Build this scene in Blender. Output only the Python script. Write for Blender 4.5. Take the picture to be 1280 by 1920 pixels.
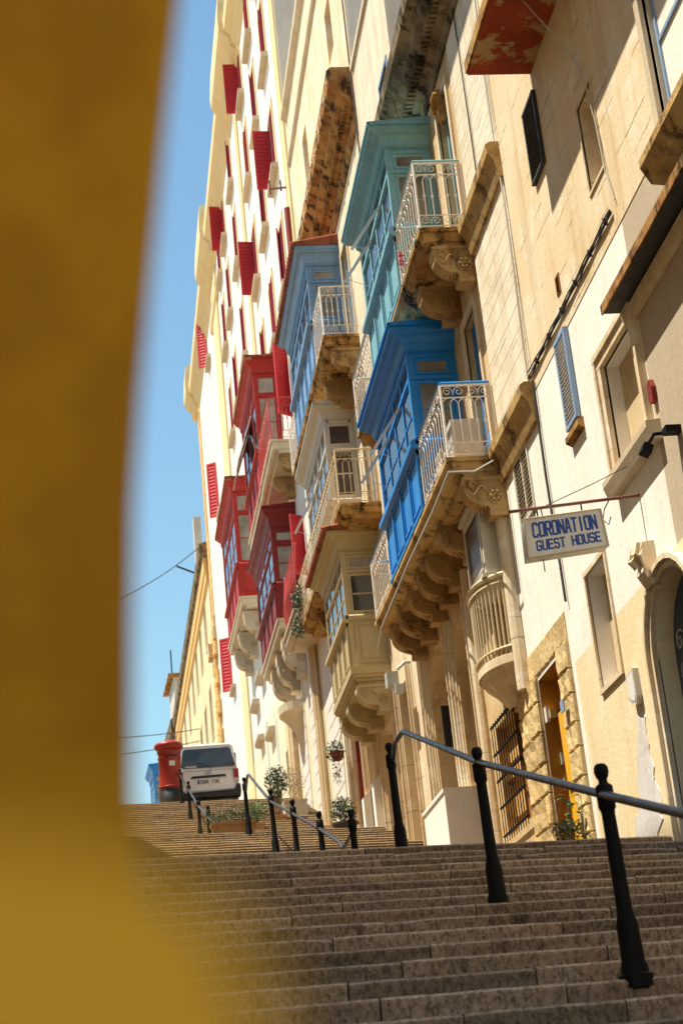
import bpy, bmesh, math, random
from mathutils import Vector, Matrix
R = math.radians
rnd = random.Random(7)
for o in list(bpy.data.objects): bpy.data.objects.remove(o)
S = bpy.context.scene
C = S.collection

# ------------------------------------------------------------------ camera, sky, sun, exposure
def basis(roll, pitch, yaw):
    r, p, y = R(roll), R(pitch), R(yaw)
    fwd = Vector((math.sin(y)*math.cos(p), math.cos(y)*math.cos(p), math.sin(p)))
    r0 = Vector((math.cos(y), -math.sin(y), 0)); u0 = r0.cross(fwd)
    return r0*math.cos(r)-u0*math.sin(r), u0*math.cos(r)+r0*math.sin(r), fwd
cr, cu, cf = basis(5.8, 20.0, 8.2)
cd = bpy.data.cameras.new('camera'); cam = bpy.data.objects.new('camera', cd); C.objects.link(cam)
cam.matrix_world = Matrix(((cr.x, cu.x, -cf.x, 0), (cr.y, cu.y, -cf.y, 0), (cr.z, cu.z, -cf.z, 0), (0, 0, 0, 1)))
cd.sensor_fit = 'VERTICAL'; cd.sensor_height = 24; cd.lens = 40.625
cd.clip_start = 0.05; cd.clip_end = 1500
cd.dof.use_dof = True; cd.dof.focus_distance = 17.0; cd.dof.aperture_fstop = 2.6
S.camera = cam
SUN_EL, SUN_AZ = 68.0, 1.5          # sun over the left side of the street, square to the right-hand facades
w = bpy.data.worlds.new('World'); S.world = w; w.use_nodes = True
wn = w.node_tree.nodes; wl = w.node_tree.links
sky = wn.new('ShaderNodeTexSky'); sky.sky_type = 'NISHITA'; sky.sun_disc = False
sky.sun_elevation = R(SUN_EL); sky.sun_rotation = R(-90+SUN_AZ)
sky.air_density = 1.5; sky.dust_density = 0.0; sky.ozone_density = 5.0
wl.new(sky.outputs[0], wn['Background'].inputs[0]); wn['Background'].inputs[1].default_value = 0.092
sd = bpy.data.lights.new('sun', 'SUN'); sd.energy = 5.0; sd.angle = R(0.5); sd.color = (1, .885, .81)
sun = bpy.data.objects.new('sun', sd); C.objects.link(sun)
to_sun = Vector((-math.cos(R(SUN_EL))*math.cos(R(SUN_AZ)), math.cos(R(SUN_EL))*math.sin(R(SUN_AZ)), math.sin(R(SUN_EL))))
sun.rotation_euler = to_sun.to_track_quat('Z', 'Y').to_euler(); sun.location = (-20, 10, 50)
vs = S.view_settings; vs.view_transform = 'Standard'; vs.look = 'None'; vs.gamma = 1; vs.exposure = 0.96
vs.use_white_balance = True; vs.white_balance_temperature = 6800; vs.white_balance_tint = -5
vs.use_curve_mapping = False
S.render.engine = 'CYCLES'

# ------------------------------------------------------------------ object helpers
WL = {}
def place(o, parent, loc):
    o.location = loc
    if parent is not None:
        o.parent = parent; o.matrix_parent_inverse = Matrix.Translation(-WL[parent.name])
    WL[o.name] = Vector(loc)
def tag(o, label=None, cat=None, group=None, kind=None):
    if label: o['label'] = label
    if cat: o['category'] = cat
    if group: o['group'] = group
    if kind: o['kind'] = kind
    return o
def empty(name, loc=(0, 0, 0), parent=None):
    o = bpy.data.objects.new(name, None); C.objects.link(o); place(o, parent, loc); o.empty_display_size = .2; return o
def inst(name, me, parent, loc=(0, 0, 0), rot=None, scale=None):
    o = bpy.data.objects.new(name, me); C.objects.link(o); place(o, parent, loc)
    if rot: o.rotation_euler = rot
    if scale: o.scale = scale
    return o
class MB:
    def __init__(s, xf=None): s.v = []; s.f = []; s.xf = xf
    def poly(s, pts):
        n = len(s.v); s.v += [tuple(p) for p in pts]; s.f.append(tuple(range(n, n+len(pts)))); return s
    def grid(s, rows, closed=False):
        n = len(s.v); m = len(rows[0])
        for r in rows: s.v += [tuple(p) for p in r]
        for i in range(len(rows)-1):
            for j in range(m if closed else m-1):
                k = (j+1) % m
                s.f.append((n+i*m+j, n+i*m+k, n+(i+1)*m+k, n+(i+1)*m+j))
        return s
    def box(s, x0, x1, y0, y1, z0, z1):
        n = len(s.v)
        s.v += [(x, y, z) for x in (x0, x1) for y in (y0, y1) for z in (z0, z1)]
        s.f += [tuple(n+i for i in q) for q in ((0, 1, 3, 2), (4, 6, 7, 5), (0, 4, 5, 1), (2, 3, 7, 6), (0, 2, 6, 4), (1, 5, 7, 3))]
        return s
    def prism(s, poly, axis, a, b):
        def P(u, v, t): return {'x': (t, u, v), 'y': (u, t, v), 'z': (u, v, t)}[axis]
        A = [P(u, v, a) for u, v in poly]; B = [P(u, v, b) for u, v in poly]
        s.poly(A); s.poly(B); m = len(poly); n = len(s.v)-2*m
        for i in range(m):
            j = (i+1) % m; s.f.append((n+i, n+j, n+m+j, n+m+i))
        return s
    def lathe(s, prof, c=(0, 0, 0), n=12, sx=1, sy=1):
        rows = [[(c[0]+r*sx*math.cos(2*math.pi*k/n), c[1]+r*sy*math.sin(2*math.pi*k/n), c[2]+z) for k in range(n)] for r, z in prof]
        s.grid(rows, True); s.poly(rows[0][::-1]); s.poly(rows[-1]); return s
    def tube(s, pts, r, n=5, cap=True):
        pts = [Vector(p) for p in pts]; rows = []
        up = Vector((0.13, 0.31, 1)).normalized()
        for i, p in enumerate(pts):
            d = (pts[min(i+1, len(pts)-1)]-pts[max(i-1, 0)])
            if d.length < 1e-9: d = Vector((0, 0, 1))
            d.normalize()
            a = d.cross(up)
            if a.length < .05: a = d.cross(Vector((1, 0, 0)))
            a.normalize(); b = d.cross(a)
            rr = r[i] if isinstance(r, (list, tuple)) else r
            rows.append([p+a*rr*math.cos(2*math.pi*k/n)+b*rr*math.sin(2*math.pi*k/n) for k in range(n)])
        s.grid(rows, True)
        if cap: s.poly(rows[0]); s.poly(rows[-1])
        return s
    def mesh(s, name, mat, smooth=False, recalc=True):
        me = bpy.data.meshes.new(name)
        v = [s.xf(p) for p in s.v] if s.xf else s.v
        me.from_pydata(v, [], s.f)
        if recalc:
            bm = bmesh.new(); bm.from_mesh(me); bmesh.ops.recalc_face_normals(bm, faces=bm.faces); bm.to_mesh(me); bm.free()
        me.materials.append(mat)
        if smooth:
            for p in me.polygons: p.use_smooth = True
        return me
    def build(s, name, mat, parent=None, loc=(0, 0, 0), smooth=False):
        return inst(name, s.mesh(name, mat, smooth), parent, loc)

# ------------------------------------------------------------------ materials
def nodes(name):
    m = bpy.data.materials.new(name); m.use_nodes = True
    return m, m.node_tree.nodes, m.node_tree.links, m.node_tree.nodes['Principled BSDF']
def mixc(n, l, a, b, fac, mode='MIX'):
    x = n.new('ShaderNodeMix'); x.data_type = 'RGBA'; x.blend_type = mode
    for i, val in ((6, a), (7, b)):
        if isinstance(val, tuple): x.inputs[i].default_value = (*val[:3], 1)
        else: l.new(val, x.inputs[i])
    if isinstance(fac, (int, float)): x.inputs[0].default_value = fac
    else: l.new(fac, x.inputs[0])
    return x.outputs[2]
def noise(n, l, scale, detail=6, rough=.6, stretch=None, off=0, dist=0):
    g = n.new('ShaderNodeNewGeometry'); mp = n.new('ShaderNodeMapping')
    mp.inputs['Scale'].default_value = stretch or (1, 1, 1); mp.inputs['Location'].default_value = (off, off*1.7, off*.3)
    l.new(g.outputs['Position'], mp.inputs[0])
    t = n.new('ShaderNodeTexNoise'); t.inputs['Scale'].default_value = scale; t.inputs['Detail'].default_value = detail
    t.inputs['Roughness'].default_value = rough; t.inputs['Distortion'].default_value = dist
    l.new(mp.outputs[0], t.inputs[0]); return t.outputs[0]
def ramp(n, l, x, a, b, lo=0., hi=1.):
    r = n.new('ShaderNodeMapRange'); r.inputs[1].default_value = a; r.inputs[2].default_value = b
    r.inputs[3].default_value = lo; r.inputs[4].default_value = hi; l.new(x, r.inputs[0]); return r.outputs[0]
def bump(n, l, p, h, dist, strength=1.):
    b = n.new('ShaderNodeBump'); b.inputs['Strength'].default_value = strength; b.inputs['Distance'].default_value = dist
    l.new(h, b.inputs['Height']); l.new(b.outputs[0], p.inputs['Normal'])
def rand_tint(n, l, col, amt):
    oi = n.new('ShaderNodeObjectInfo'); hs = n.new('ShaderNodeHueSaturation')
    l.new(ramp(n, l, oi.outputs['Random'], 0, 1, 1-amt, 1+amt), hs.inputs['Value']); l.new(col, hs.inputs['Color']); return hs.outputs[0]
def plaster(name, c, c2, streak=(.35, .22, .1), sa=.35, patch=None, pa=.0, bmp=.006, rough=.92, tint=0, off=0, sscale=1.6, course=0, chips=.5):
    m, n, l, p = nodes(name)
    col = mixc(n, l, c, c2, ramp(n, l, noise(n, l, .8, 8, .66, off=off), .36, .66))
    if patch: col = mixc(n, l, col, patch, ramp(n, l, noise(n, l, 1.7, 10, .72, off=off+9, dist=.4), .53, .60, 0, min(1, pa*1.5)))
    col = mixc(n, l, col, streak, ramp(n, l, noise(n, l, sscale, 9, .7, (1.6, 1.6, .2), off=off+3), .50, .74, 0, min(1, sa*1.5)))
    col = mixc(n, l, col, tuple(x*.6 for x in c2), ramp(n, l, noise(n, l, 26, 5, .75, off=off), .55, .78, 0, .45))
    col = mixc(n, l, col, tuple(x*.32 for x in c2), ramp(n, l, noise(n, l, 9, 9, .78, off=off+14), .66, .71, 0, chips))
    h = noise(n, l, 14, 8, .7, off=off)
    if course:
        g = n.new('ShaderNodeNewGeometry'); sp = n.new('ShaderNodeSeparateXYZ'); l.new(g.outputs['Position'], sp.inputs[0])
        def mth(op, a, b_):
            q = n.new('ShaderNodeMath'); q.operation = op
            for i, v in enumerate((a, b_)):
                if isinstance(v, (int, float)): q.inputs[i].default_value = v
                elif v is not None: l.new(v, q.inputs[i])
            return q.outputs[0]
        zz = mth('ADD', mth('MULTIPLY', sp.outputs[2], 1/.27), mth('MULTIPLY', noise(n, l, 1.5, 4, .6, off=off), .35))
        ln = mth('LESS_THAN', mth('FRACT', zz, 0), .07)
        mk = mth('MULTIPLY', ln, ramp(n, l, noise(n, l, 1.1, 7, .7, (1, 1, 3), off=off+21), .50, .60))
        col = mixc(n, l, col, tuple(x*.35 for x in streak), mth('MULTIPLY', mk, course))
        h = mth('SUBTRACT', h, mth('MULTIPLY', mk, .6))
    if tint: col = rand_tint(n, l, col, tint)
    l.new(col, p.inputs['Base Color']); p.inputs['Roughness'].default_value = rough; p.inputs['Specular IOR Level'].default_value = .2
    bump(n, l, p, h, bmp); return m
def stained(name, c, dark, mid, amt=.9, off=0, sc=1):
    m, n, l, p = nodes(name)
    col = mixc(n, l, c, mid, ramp(n, l, noise(n, l, 2.2, 8, .66, off=off), .4, .62, 0, amt))
    col = mixc(n, l, col, dark, ramp(n, l, noise(n, l, 3.1*sc, 9, .7, (1, 1, .6), off=off+5), .5 if sc == 1 else .53, .60 if sc == 1 else .56, 0, amt))
    l.new(col, p.inputs['Base Color']); p.inputs['Roughness'].default_value = .95; p.inputs['Specular IOR Level'].default_value = .15
    bump(n, l, p, noise(n, l, 18, 8, .72), .012); return m
def paint(name, c, rough=.45, wear=.25, wc=None, off=0, streak=(1, 1, .3), metal=0):
    m, n, l, p = nodes(name)
    wc = wc or tuple(min(1, x*.55+.02) for x in c)
    col = mixc(n, l, c, wc, ramp(n, l, noise(n, l, 5, 8, .7, streak, off=off), .48, .74, 0, wear))
    col = mixc(n, l, col, tuple(min(1, x*1.25+.004) for x in c), ramp(n, l, noise(n, l, 1.3, 5, .6, off=off+4), .5, .75, 0, wear))
    if not metal: col = mixc(n, l, col, tuple(min(1, x*1.4+.003) for x in c), ramp(n, l, noise(n, l, 4, 9, .74, (2, 2, .35), off=off+7), .50, .70, 0, wear*1.1)); col = mixc(n, l, col, tuple(x*.3 for x in wc), ramp(n, l, noise(n, l, 13, 9, .78, off=off+2), .62, .68, 0, wear*1.5))
    l.new(col, p.inputs['Base Color']); p.inputs['Roughness'].default_value = rough; p.inputs['Metallic'].default_value = metal
    l.new(ramp(n, l, noise(n, l, 7, 6, .6), .3, .7, rough*.8, min(1, rough*1.3)), p.inputs['Roughness'])
    bump(n, l, p, noise(n, l, 30, 5, .6), .0015); return m
def glass(name, c, rough=.06):
    m, n, l, p = nodes(name)
    col = mixc(n, l, c, tuple(x*.45 for x in c), ramp(n, l, noise(n, l, 1.7, 4, .6), .4, .65))
    l.new(col, p.inputs['Base Color']); p.inputs['Roughness'].default_value = rough; p.inputs['Specular IOR Level'].default_value = .6
    bump(n, l, p, noise(n, l, 2.2, 3, .5), .004); return m
def leafmat(name, c, c2):
    m, n, l, p = nodes(name)
    col = mixc(n, l, c, c2, ramp(n, l, noise(n, l, 9, 4, .6), .35, .65))
    l.new(col, p.inputs['Base Color']); p.inputs['Roughness'].default_value = .5
    try: p.inputs['Subsurface Weight'].default_value = 0
    except Exception: pass
    return m
def stepstone(name, c, c2, dark, tint=.22):
    m, n, l, p = nodes(name)
    col = mixc(n, l, c, c2, ramp(n, l, noise(n, l, 2.6, 6, .6), .38, .64))
    col = mixc(n, l, col, dark, ramp(n, l, noise(n, l, 44, 9, .8, (1, 1, .5)), .46, .58, 0, .82))
    col = mixc(n, l, col, tuple(x*.4 for x in dark), ramp(n, l, noise(n, l, 2.4, 7, .72, (1, 1, .5), off=8), .58, .66, 0, .65))
    col = mixc(n, l, col, tuple(min(1, x*1.5) for x in c), ramp(n, l, noise(n, l, 55, 5, .7, off=3), .6, .72, 0, .6))
    col = rand_tint(n, l, col, tint)
    l.new(col, p.inputs['Base Color']); p.inputs['Roughness'].default_value = .9; p.inputs['Specular IOR Level'].default_value = .25
    bump(n, l, p, noise(n, l, 22, 9, .75), .015); return m

M = dict(
 white=plaster('white_limewash', (.86, .83, .79), (.82, .77, .71), (.62, .48, .32), .22, (.66, .54, .38), .12),
 ochre=plaster('ochre_plaster', (.72, .55, .34), (.76, .64, .47), (.46, .27, .11), .45, (.78, .70, .56), .55, off=11, course=.7),
 tan=plaster('tan_plaster', (.62, .48, .30), (.55, .41, .24), (.36, .22, .10), .3, (.70, .60, .44), .5, off=21),
 bare=plaster('bare_undercoat', (.72, .69, .69), (.64, .60, .60), (.45, .36, .28), .4, (.58, .50, .44), .5, off=15, chips=.5),
 dado=plaster('ochre_painted_dado', (.76, .61, .37), (.79, .67, .46), (.55, .38, .2), .25, (.80, .72, .56), .4, off=17),
 tanwall=plaster('greyish_tan_plaster', (.50, .41, .31), (.46, .37, .27), (.34, .25, .16), .3, off=19),
 lime=plaster('pale_limestone', (.80, .72, .60), (.72, .61, .45), (.40, .26, .13), .5, (.60, .46, .28), .3, tint=.03, off=5, course=.8),
 doorstone=plaster('rough_yellow_limestone', (.72, .55, .30), (.62, .44, .21), (.32, .18, .07), .4, (.48, .31, .14), .6, bmp=.03, tint=.12, off=8, chips=.6),
 limeflat=plaster('limestone_wall', (.66, .50, .30), (.56, .38, .19), (.30, .16, .06), .5, (.45, .28, .12), .5, off=6),
 cream=plaster('cream_limestone', (.74, .62, .45), (.66, .51, .33), (.38, .22, .10), .42, (.82, .74, .62), .5, off=31, course=.5),
 pink=plaster('faded_pink_plaster', (.74, .62, .48), (.68, .56, .43), (.46, .28, .15), .42, (.74, .54, .43), .6, off=37, course=.5),
 b5=plaster('white_painted_wall', (.72, .675, .63), (.69, .64, .58), (.66, .56, .44), .12, off=41, chips=.05),
 b5cream=plaster('cream_painted_wall', (.76, .68, .50), (.72, .62, .44), (.5, .38, .22), .2, off=43),
 yellow=plaster('yellow_painted_band', (.72, .55, .29), (.74, .59, .36), (.46, .30, .13), .25, off=47),
 orange=plaster('orange_limestone', (.70, .44, .18), (.66, .38, .14), (.36, .20, .08), .3, tint=.14, off=51),
 b6=plaster('far_cream_wall', (.74, .62, .40), (.66, .52, .31), (.36, .22, .10), .3, off=61),
 sill=plaster('sill_stone', (.62, .52, .38), (.52, .42, .30), (.30, .22, .14), .4, off=65),
 side=plaster('side_shade_grey', (.56, .53, .50), (.48, .45, .43), (.34, .28, .22), .3, (.60, .52, .42), .4, off=67),  # carries the shade of the camera-facing side walls; plain grey on small parts
 bracket=plaster('carved_limestone', (.50, .33, .15), (.36, .21, .08), (.14, .07, .025), .6, (.24, .13, .05), .6, bmp=.012, off=71),
 moss=stained('stained_stone', (.54, .33, .12), (.030, .016, .008), (.30, .14, .04), 1.0),
 slab=stained('weathered_slab', (.58, .40, .18), (.09, .045, .018), (.42, .24, .085), .85, off=13),
 rust=stained('rust_stained_cornice', (.46, .25, .09), (.035, .02, .012), (.26, .10, .03), .95, off=23),
 black=stained('blackened_cornice', (.30, .22, .13), (.025, .018, .012), (.09, .06, .035), .95, off=33),
 redpaint_soffit=stained('flaking_red_soffit', (.38, .075, .032), (.46, .32, .15), (.28, .05, .024), .95, off=3, sc=.42),
 awn=paint('striped_awning', (.50, .42, .40), .7, .5, (.22, .12, .11), streak=(6, 6, .2)),
 iron=paint('white_iron', (.74, .70, .68), .5, .35, (.45, .33, .24)),
 ironcream=paint('cream_iron', (.60, .48, .30), .5, .4, (.28, .17, .08)),
 ironred=paint('red_iron', (.42, .04, .035), .4, .2),
 red=paint('red_timber', (.34, .012, .007), .62, .35, (.16, .007, .004)),
 maroon=paint('maroon_timber', (.20, .010, .007), .62, .35, (.09, .006, .004)),
 redsh=paint('red_shutter', (.48, .017, .026), .6, .3, (.30, .012, .018)),
 redclosed=paint('faded_crimson_shutter', (.36, .025, .05), .5, .3, (.2, .015, .03)),
 teal=paint('turquoise_timber', (.21, .42, .48), .5, .45, (.09, .24, .29)),
 blue=paint('blue_timber', (.014, .21, .60), .42, .45, (.008, .10, .32)),
 gblue=paint('greyblue_timber', (.17, .29, .47), .5, .4, (.10, .17, .28)),
 beige=paint('beige_timber', (.47, .37, .19), .5, .35, (.33, .24, .11)),
 offw=paint('offwhite_timber', (.62, .56, .46), .5, .35, (.42, .34, .24)),
 bluefr=paint('pale_blue_frame', (.24, .34, .52), .45, .3),
 tile=stained('terracotta_tile', (.36, .13, .07), (.10, .04, .02), (.28, .08, .05), .7, off=2),
 glass=glass('window_glass', (.05, .055, .06)),
 gpane=glass('dusty_glass', (.30, .27, .22), .15),
 brownp=glass('brown_shaded_glass', (.10, .06, .035), .35),
 dark=paint('dark_interior', (.018, .013, .010), .9, .1),
 slatgrey=paint('weathered_grey_slat', (.10, .085, .085), .6, .4),
 louv=paint('black_louvre', (.03, .028, .03), .6, .2),
 bollard=paint('black_cast_iron', (.005, .005, .006), .6, .3, (.014, .011, .009)),
 steel=paint('worn_steel_rail', (.085, .078, .075), .30, .6, (.03, .026, .024), streak=(1, .2, 1), metal=.7),
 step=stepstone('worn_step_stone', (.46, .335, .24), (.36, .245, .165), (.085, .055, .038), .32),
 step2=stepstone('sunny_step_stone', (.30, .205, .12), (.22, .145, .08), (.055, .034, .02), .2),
 nosing=stepstone('worn_lit_nosing', (.60, .48, .38), (.44, .33, .25), (.17, .12, .085)),  # paler than the steps: wear, plus the sky-lit edge painted in
 nosing2=stepstone('worn_lit_sunny_nosing', (.38, .27, .16), (.28, .19, .10), (.08, .05, .03)),  # same painted-in lit edge for the upper flights
 pave=stepstone('paving_stone', (.34, .26, .18), (.26, .19, .12), (.10, .07, .05), .1),
 wallnear=stained('ochre_gate_plaster', (.66, .29, .016), (.42, .16, .011), (.52, .21, .013), .5, off=80, sc=1.1),
 plinth=plaster('golden_plinth_plaster', (.92, .47, .045), (.80, .38, .03), (.5, .3, .06), .3, off=83),
 signw=paint('sign_white', (.72, .69, .65), .5, .45, (.42, .32, .24)),
 signb=paint('sign_blue', (.012, .07, .36), .4, .15),
 rustbar=paint('rusty_bar', (.14, .05, .035), .7, .4, (.06, .03, .02)),
 postred=paint('pillar_box_red', (.30, .018, .010), .38, .25, (.20, .014, .008)),
 postblack=paint('pillar_box_black', (.012, .012, .013), .4, .2),
 van=paint('van_white', (.86, .84, .81), .28, .12, (.66, .62, .56)),
 vanblack=paint('van_black_plastic', (.015, .014, .014), .5, .2),
 lampred=paint('tail_lamp_red', (.34, .02, .015), .15, .1),
 lampwhite=paint('tail_lamp_clear', (.6, .55, .5), .15, .1),
 plate=paint('number_plate_white', (.75, .74, .70), .35, .1),
 plateblue=paint('plate_blue', (.02, .08, .42), .35, .1),
 inkblack=paint('plate_ink', (.012, .012, .012), .5, .05),
 chrome=paint('chrome_emblem', (.55, .55, .55), .15, .05, metal=1),
 tyre=paint('tyre_rubber', (.015, .015, .015), .85, .1),
 cable=paint('black_cable', (.015, .013, .012), .6, .1),
 cablew=paint('grey_cable', (.45, .42, .38), .6, .1),
 ydoor=paint('yellow_door', (.78, .40, .012), .4, .3, (.55, .25, .01)),
 bouncewall=plaster('bounce_lit_reveal', (.50, .22, .03), (.42, .17, .025), (.3, .1, .02), .4, off=91),  # warm bounced light in the doorway is put into this orange
 bdoor=paint('dark_blue_door', (.015, .045, .11), .35, .3),
 terr=plaster('terracotta_pot', (.42, .24, .12), (.36, .19, .09), (.2, .11, .06), .5, off=95),
 potw=plaster('white_concrete_pot', (.62, .56, .46), (.52, .45, .35), (.3, .24, .16), .5, off=97),
 potd=paint('dark_pot', (.03, .025, .025), .6, .2),
 soil=paint('soil', (.05, .035, .02), .95, .2),
 leaf=leafmat('green_leaf', (.06, .12, .035), (.03, .07, .02)),
 leaf2=leafmat('bright_leaf', (.10, .20, .05), (.05, .12, .03)),
 leafg=leafmat('glossy_dark_leaf', (.025, .055, .02), (.09, .13, .07)),
 dry=leafmat('dry_twig', (.36, .25, .14), (.26, .17, .09)),
 flower=leafmat('pink_flower', (.6, .04, .15), (.5, .03, .06)),
 lampglass=paint('lamp_glass', (.75, .55, .22), .3, .1),
 greybox=paint('grey_metal_box', (.40, .42, .40), .5, .2),
 curtain=plaster('lace_curtain', (.55, .53, .48), (.42, .40, .35), (.3, .28, .24), .5, off=99),
)

M['bollard'].node_tree.nodes['Principled BSDF'].inputs['Specular IOR Level'].default_value = .14

# ------------------------------------------------------------------ ground and stairs
def zg(Y):
    P = [(-6, -3.6), (15.6, 2.48), (20.2, 2.5), (33, 5.75), (36, 5.8), (46.8, 9.08), (60, 9.5), (150, 18)]
    for (a, za), (b, zb) in zip(P, P[1:]):
        if Y <= b: return za+(zb-za)*(Y-a)/(b-a)
    return P[-1][1]
def xfall(X, Y): return -.034*(X-2.6)*max(0, min(1, (Y-8)/6.5))
g = MB(); g.box(-400, 400, -300, 700, -6.5, -6.0)
tag(g.build('ground', M['pave']), kind='structure')
XL, XR = -3.5, 5.25
stairs = tag(empty('stairs', (1, 0, 0)), 'broad worn limestone steps climbing the street', kind='structure')
def stone_mesh(w, d, h, seed, Yw, Xw, mat, nseg=5, rough=.004):
    r = random.Random(seed); mb = MB(); rows = []
    prof = [(0.012, -h-.05), (.004, -h*.55), (-.005, -.030), (-.005, -.015), (.014, -.001), (.05, 0), (d, 0.0)]
    ch = r.random() < .18
    for i in range(nseg+1):
        t = i/nseg; row = []
        nz = r.uniform(-rough, rough*.4); ny = r.uniform(-rough, rough)
        if ch and i in (0, nseg): nz -= .012; ny += .012
        for k, (y, z) in enumerate(prof):
            e = 1 if 2 <= k <= 4 else .25
            row.append((w*t, y+ny*e, z+(nz*e if k >= 2 else 0)+xfall(Xw+w*t, Yw)))
        rows.append(row)
    mb.grid(rows); mb.poly(rows[0]); mb.poly(rows[-1])
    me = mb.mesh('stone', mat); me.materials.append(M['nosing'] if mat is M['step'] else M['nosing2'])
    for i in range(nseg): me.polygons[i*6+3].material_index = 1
    return me
def flight(Ytop, ztop, n, rise, tread, mat, stones=()):
    for k in range(n):
        Y, z = Ytop-tread*k, ztop-rise*k
        if k in stones:
            st = empty('step', (XL, Y, z), stairs)
            x = XL; i = 0
            while x < XR-.05:
                wd = min(rnd.uniform(.75, 1.5), XR-x)
                if XR-x-wd < .4: wd = XR-x
                dy = rnd.uniform(-.007, .007)
                inst('stone', stone_mesh(wd-.009, tread+.1, rise, k*77+i, Y, x, mat), st, (x, Y+dy, z+rnd.uniform(-.004, .003)))
                x += wd; i += 1
        else:
            inst('step', stone_mesh(XR-XL, tread+.1, rise, k*13+int(Ytop*10), Y, XL, mat, 26, .006), stairs, (XL, Y, z))
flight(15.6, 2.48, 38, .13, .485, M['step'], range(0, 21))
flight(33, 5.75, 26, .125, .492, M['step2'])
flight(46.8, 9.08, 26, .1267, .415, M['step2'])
def slope(name, Y0, Y1, mat, n=8):
    mb = MB(); rows = []
    for i in range(n+1):
        Y = Y0+(Y1-Y0)*i/n
        rows.append([(X, Y, zg(Y)-.004+xfall(X, Y)) for X in (XL, -1, 1.5, 3.5, XR)])
    mb.grid(rows); mb.grid([[(p[0], p[1], p[2]-.4) for p in r] for r in rows])
    return tag(mb.build(name, mat), kind='structure')
slope('landing', 16.1, 20.75, M['pave']); slope('landing', 33.45, 36.4, M['pave']); slope('street', 47.2, 150, M['pave'], 20)

# ------------------------------------------------------------------ generic facade builders
def wall(mb, X, y0, y1, z0, z1, holes=(), depth=.35, rev=True):
    ys = sorted({y0, y1, *[h[0] for h in holes], *[h[1] for h in holes]}); zs = sorted({z0, z1, *[h[2] for h in holes], *[h[3] for h in holes]})
    for a, b in zip(ys, ys[1:]):
        for c, d in zip(zs, zs[1:]):
            if any(h[0] <= a+1e-6 and h[1] >= b-1e-6 and h[2] <= c+1e-6 and h[3] >= d-1e-6 for h in holes): continue
            mb.poly([(X, a, c), (X, b, c), (X, b, d), (X, a, d)])
    for a, b, c, d in [h[:4] for h in holes if rev]:
        D = X+depth
        mb.poly([(X, a, c), (D, a, c), (D, a, d), (X, a, d)]); mb.poly([(X, b, c), (D, b, c), (D, b, d), (X, b, d)])
        mb.poly([(X, a, c), (X, b, c), (D, b, c), (D, a, c)]); mb.poly([(X, a, d), (X, b, d), (D, b, d), (D, a, d)])
    return mb
def shell(mb, X, y0, y1, z0, z1, deep=9):
    mb.poly([(X, y0, z0), (X+deep, y0, z0), (X+deep, y0, z1), (X, y0, z1)]); mb.poly([(X, y1, z0), (X+deep, y1, z0), (X+deep, y1, z1), (X, y1, z1)])
    mb.poly([(X+deep, y0, z0), (X+deep, y1, z0), (X+deep, y1, z1), (X+deep, y0, z1)]); mb.poly([(X, y0, z1), (X, y1, z1), (X+deep, y1, z1), (X+deep, y0, z1)])
    return mb
def arch_fill(mb, X, y0, y1, zs, zt, depth=.35, n=12):
    # spandrels turning a square-headed opening (top zt) into an arch springing at zs
    c = (y0+y1)/2; a = (y1-y0)/2; pts = [(c-a*math.cos(math.pi*i/n), zs+(zt-zs-.02)*math.sin(math.pi*i/n)) for i in range(n+1)]
    for i in range(n):
        (ya, za), (yb, zb) = pts[i], pts[i+1]
        mb.poly([(X, ya, za), (X, yb, zb), (X, yb, zt), (X, ya, zt)]); mb.poly([(X, ya, za), (X, yb, zb), (X+depth, yb, zb), (X+depth, ya, za)])
    return mb
def mould_y(mb, X, y0, y1, prof):
    # horizontal moulding along the facade: prof is [(projection, z)] from bottom to top
    poly = [(X+.02, prof[0][1])]+[(X-p, z) for p, z in prof]+[(X+.02, prof[-1][1])]
    mb.prism(poly, 'y', y0, y1); return mb
def frame(mb, X, y0, y1, z0, z1, w, p0, p1, bottom=True):
    # picture-frame architrave: proud of the wall from X-p1 back to X+p0
    a, b = X-p1, X+p0
    mb.box(a, b, y0-w, y0, z0, z1); mb.box(a, b, y1, y1+w, z0, z1); mb.box(a-.003, b, y0-w, y1+w, z1, z1+w)
    if bottom: mb.box(a-.003, b, y0-w, y1+w, z0-w, z0)
    return mb
def louvres(mb, plane, a0, a1, z0, z1, t, n):
    # slatted leaf; plane = ('x', X) leaf lies in Y, or ('y', Y) leaf lies in X
    ax, c = plane; dz = (z1-z0)/n; h = t*.5
    for i in range(n):
        z = z0+dz*i
        q = [(c-h, z+dz*.06), (c-h*.7, z), (c+h, z+dz*.72), (c+h*.7, z+dz*.78)]
        if ax == 'x': mb.prism(q, 'y', a0, a1)
        else: mb.prism([(y, zz) for y, zz in q], 'x', a0, a1)
    return mb
def spiral(c, r, turns, sgn, start, n=14):
    return [(c[0]+sgn*r*(1-.8*i/n)*math.cos(start+turns*2*math.pi*i/n), c[1]+r*(1-.8*i/n)*math.sin(start+turns*2*math.pi*i/n)) for i in range(n+1)]
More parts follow.
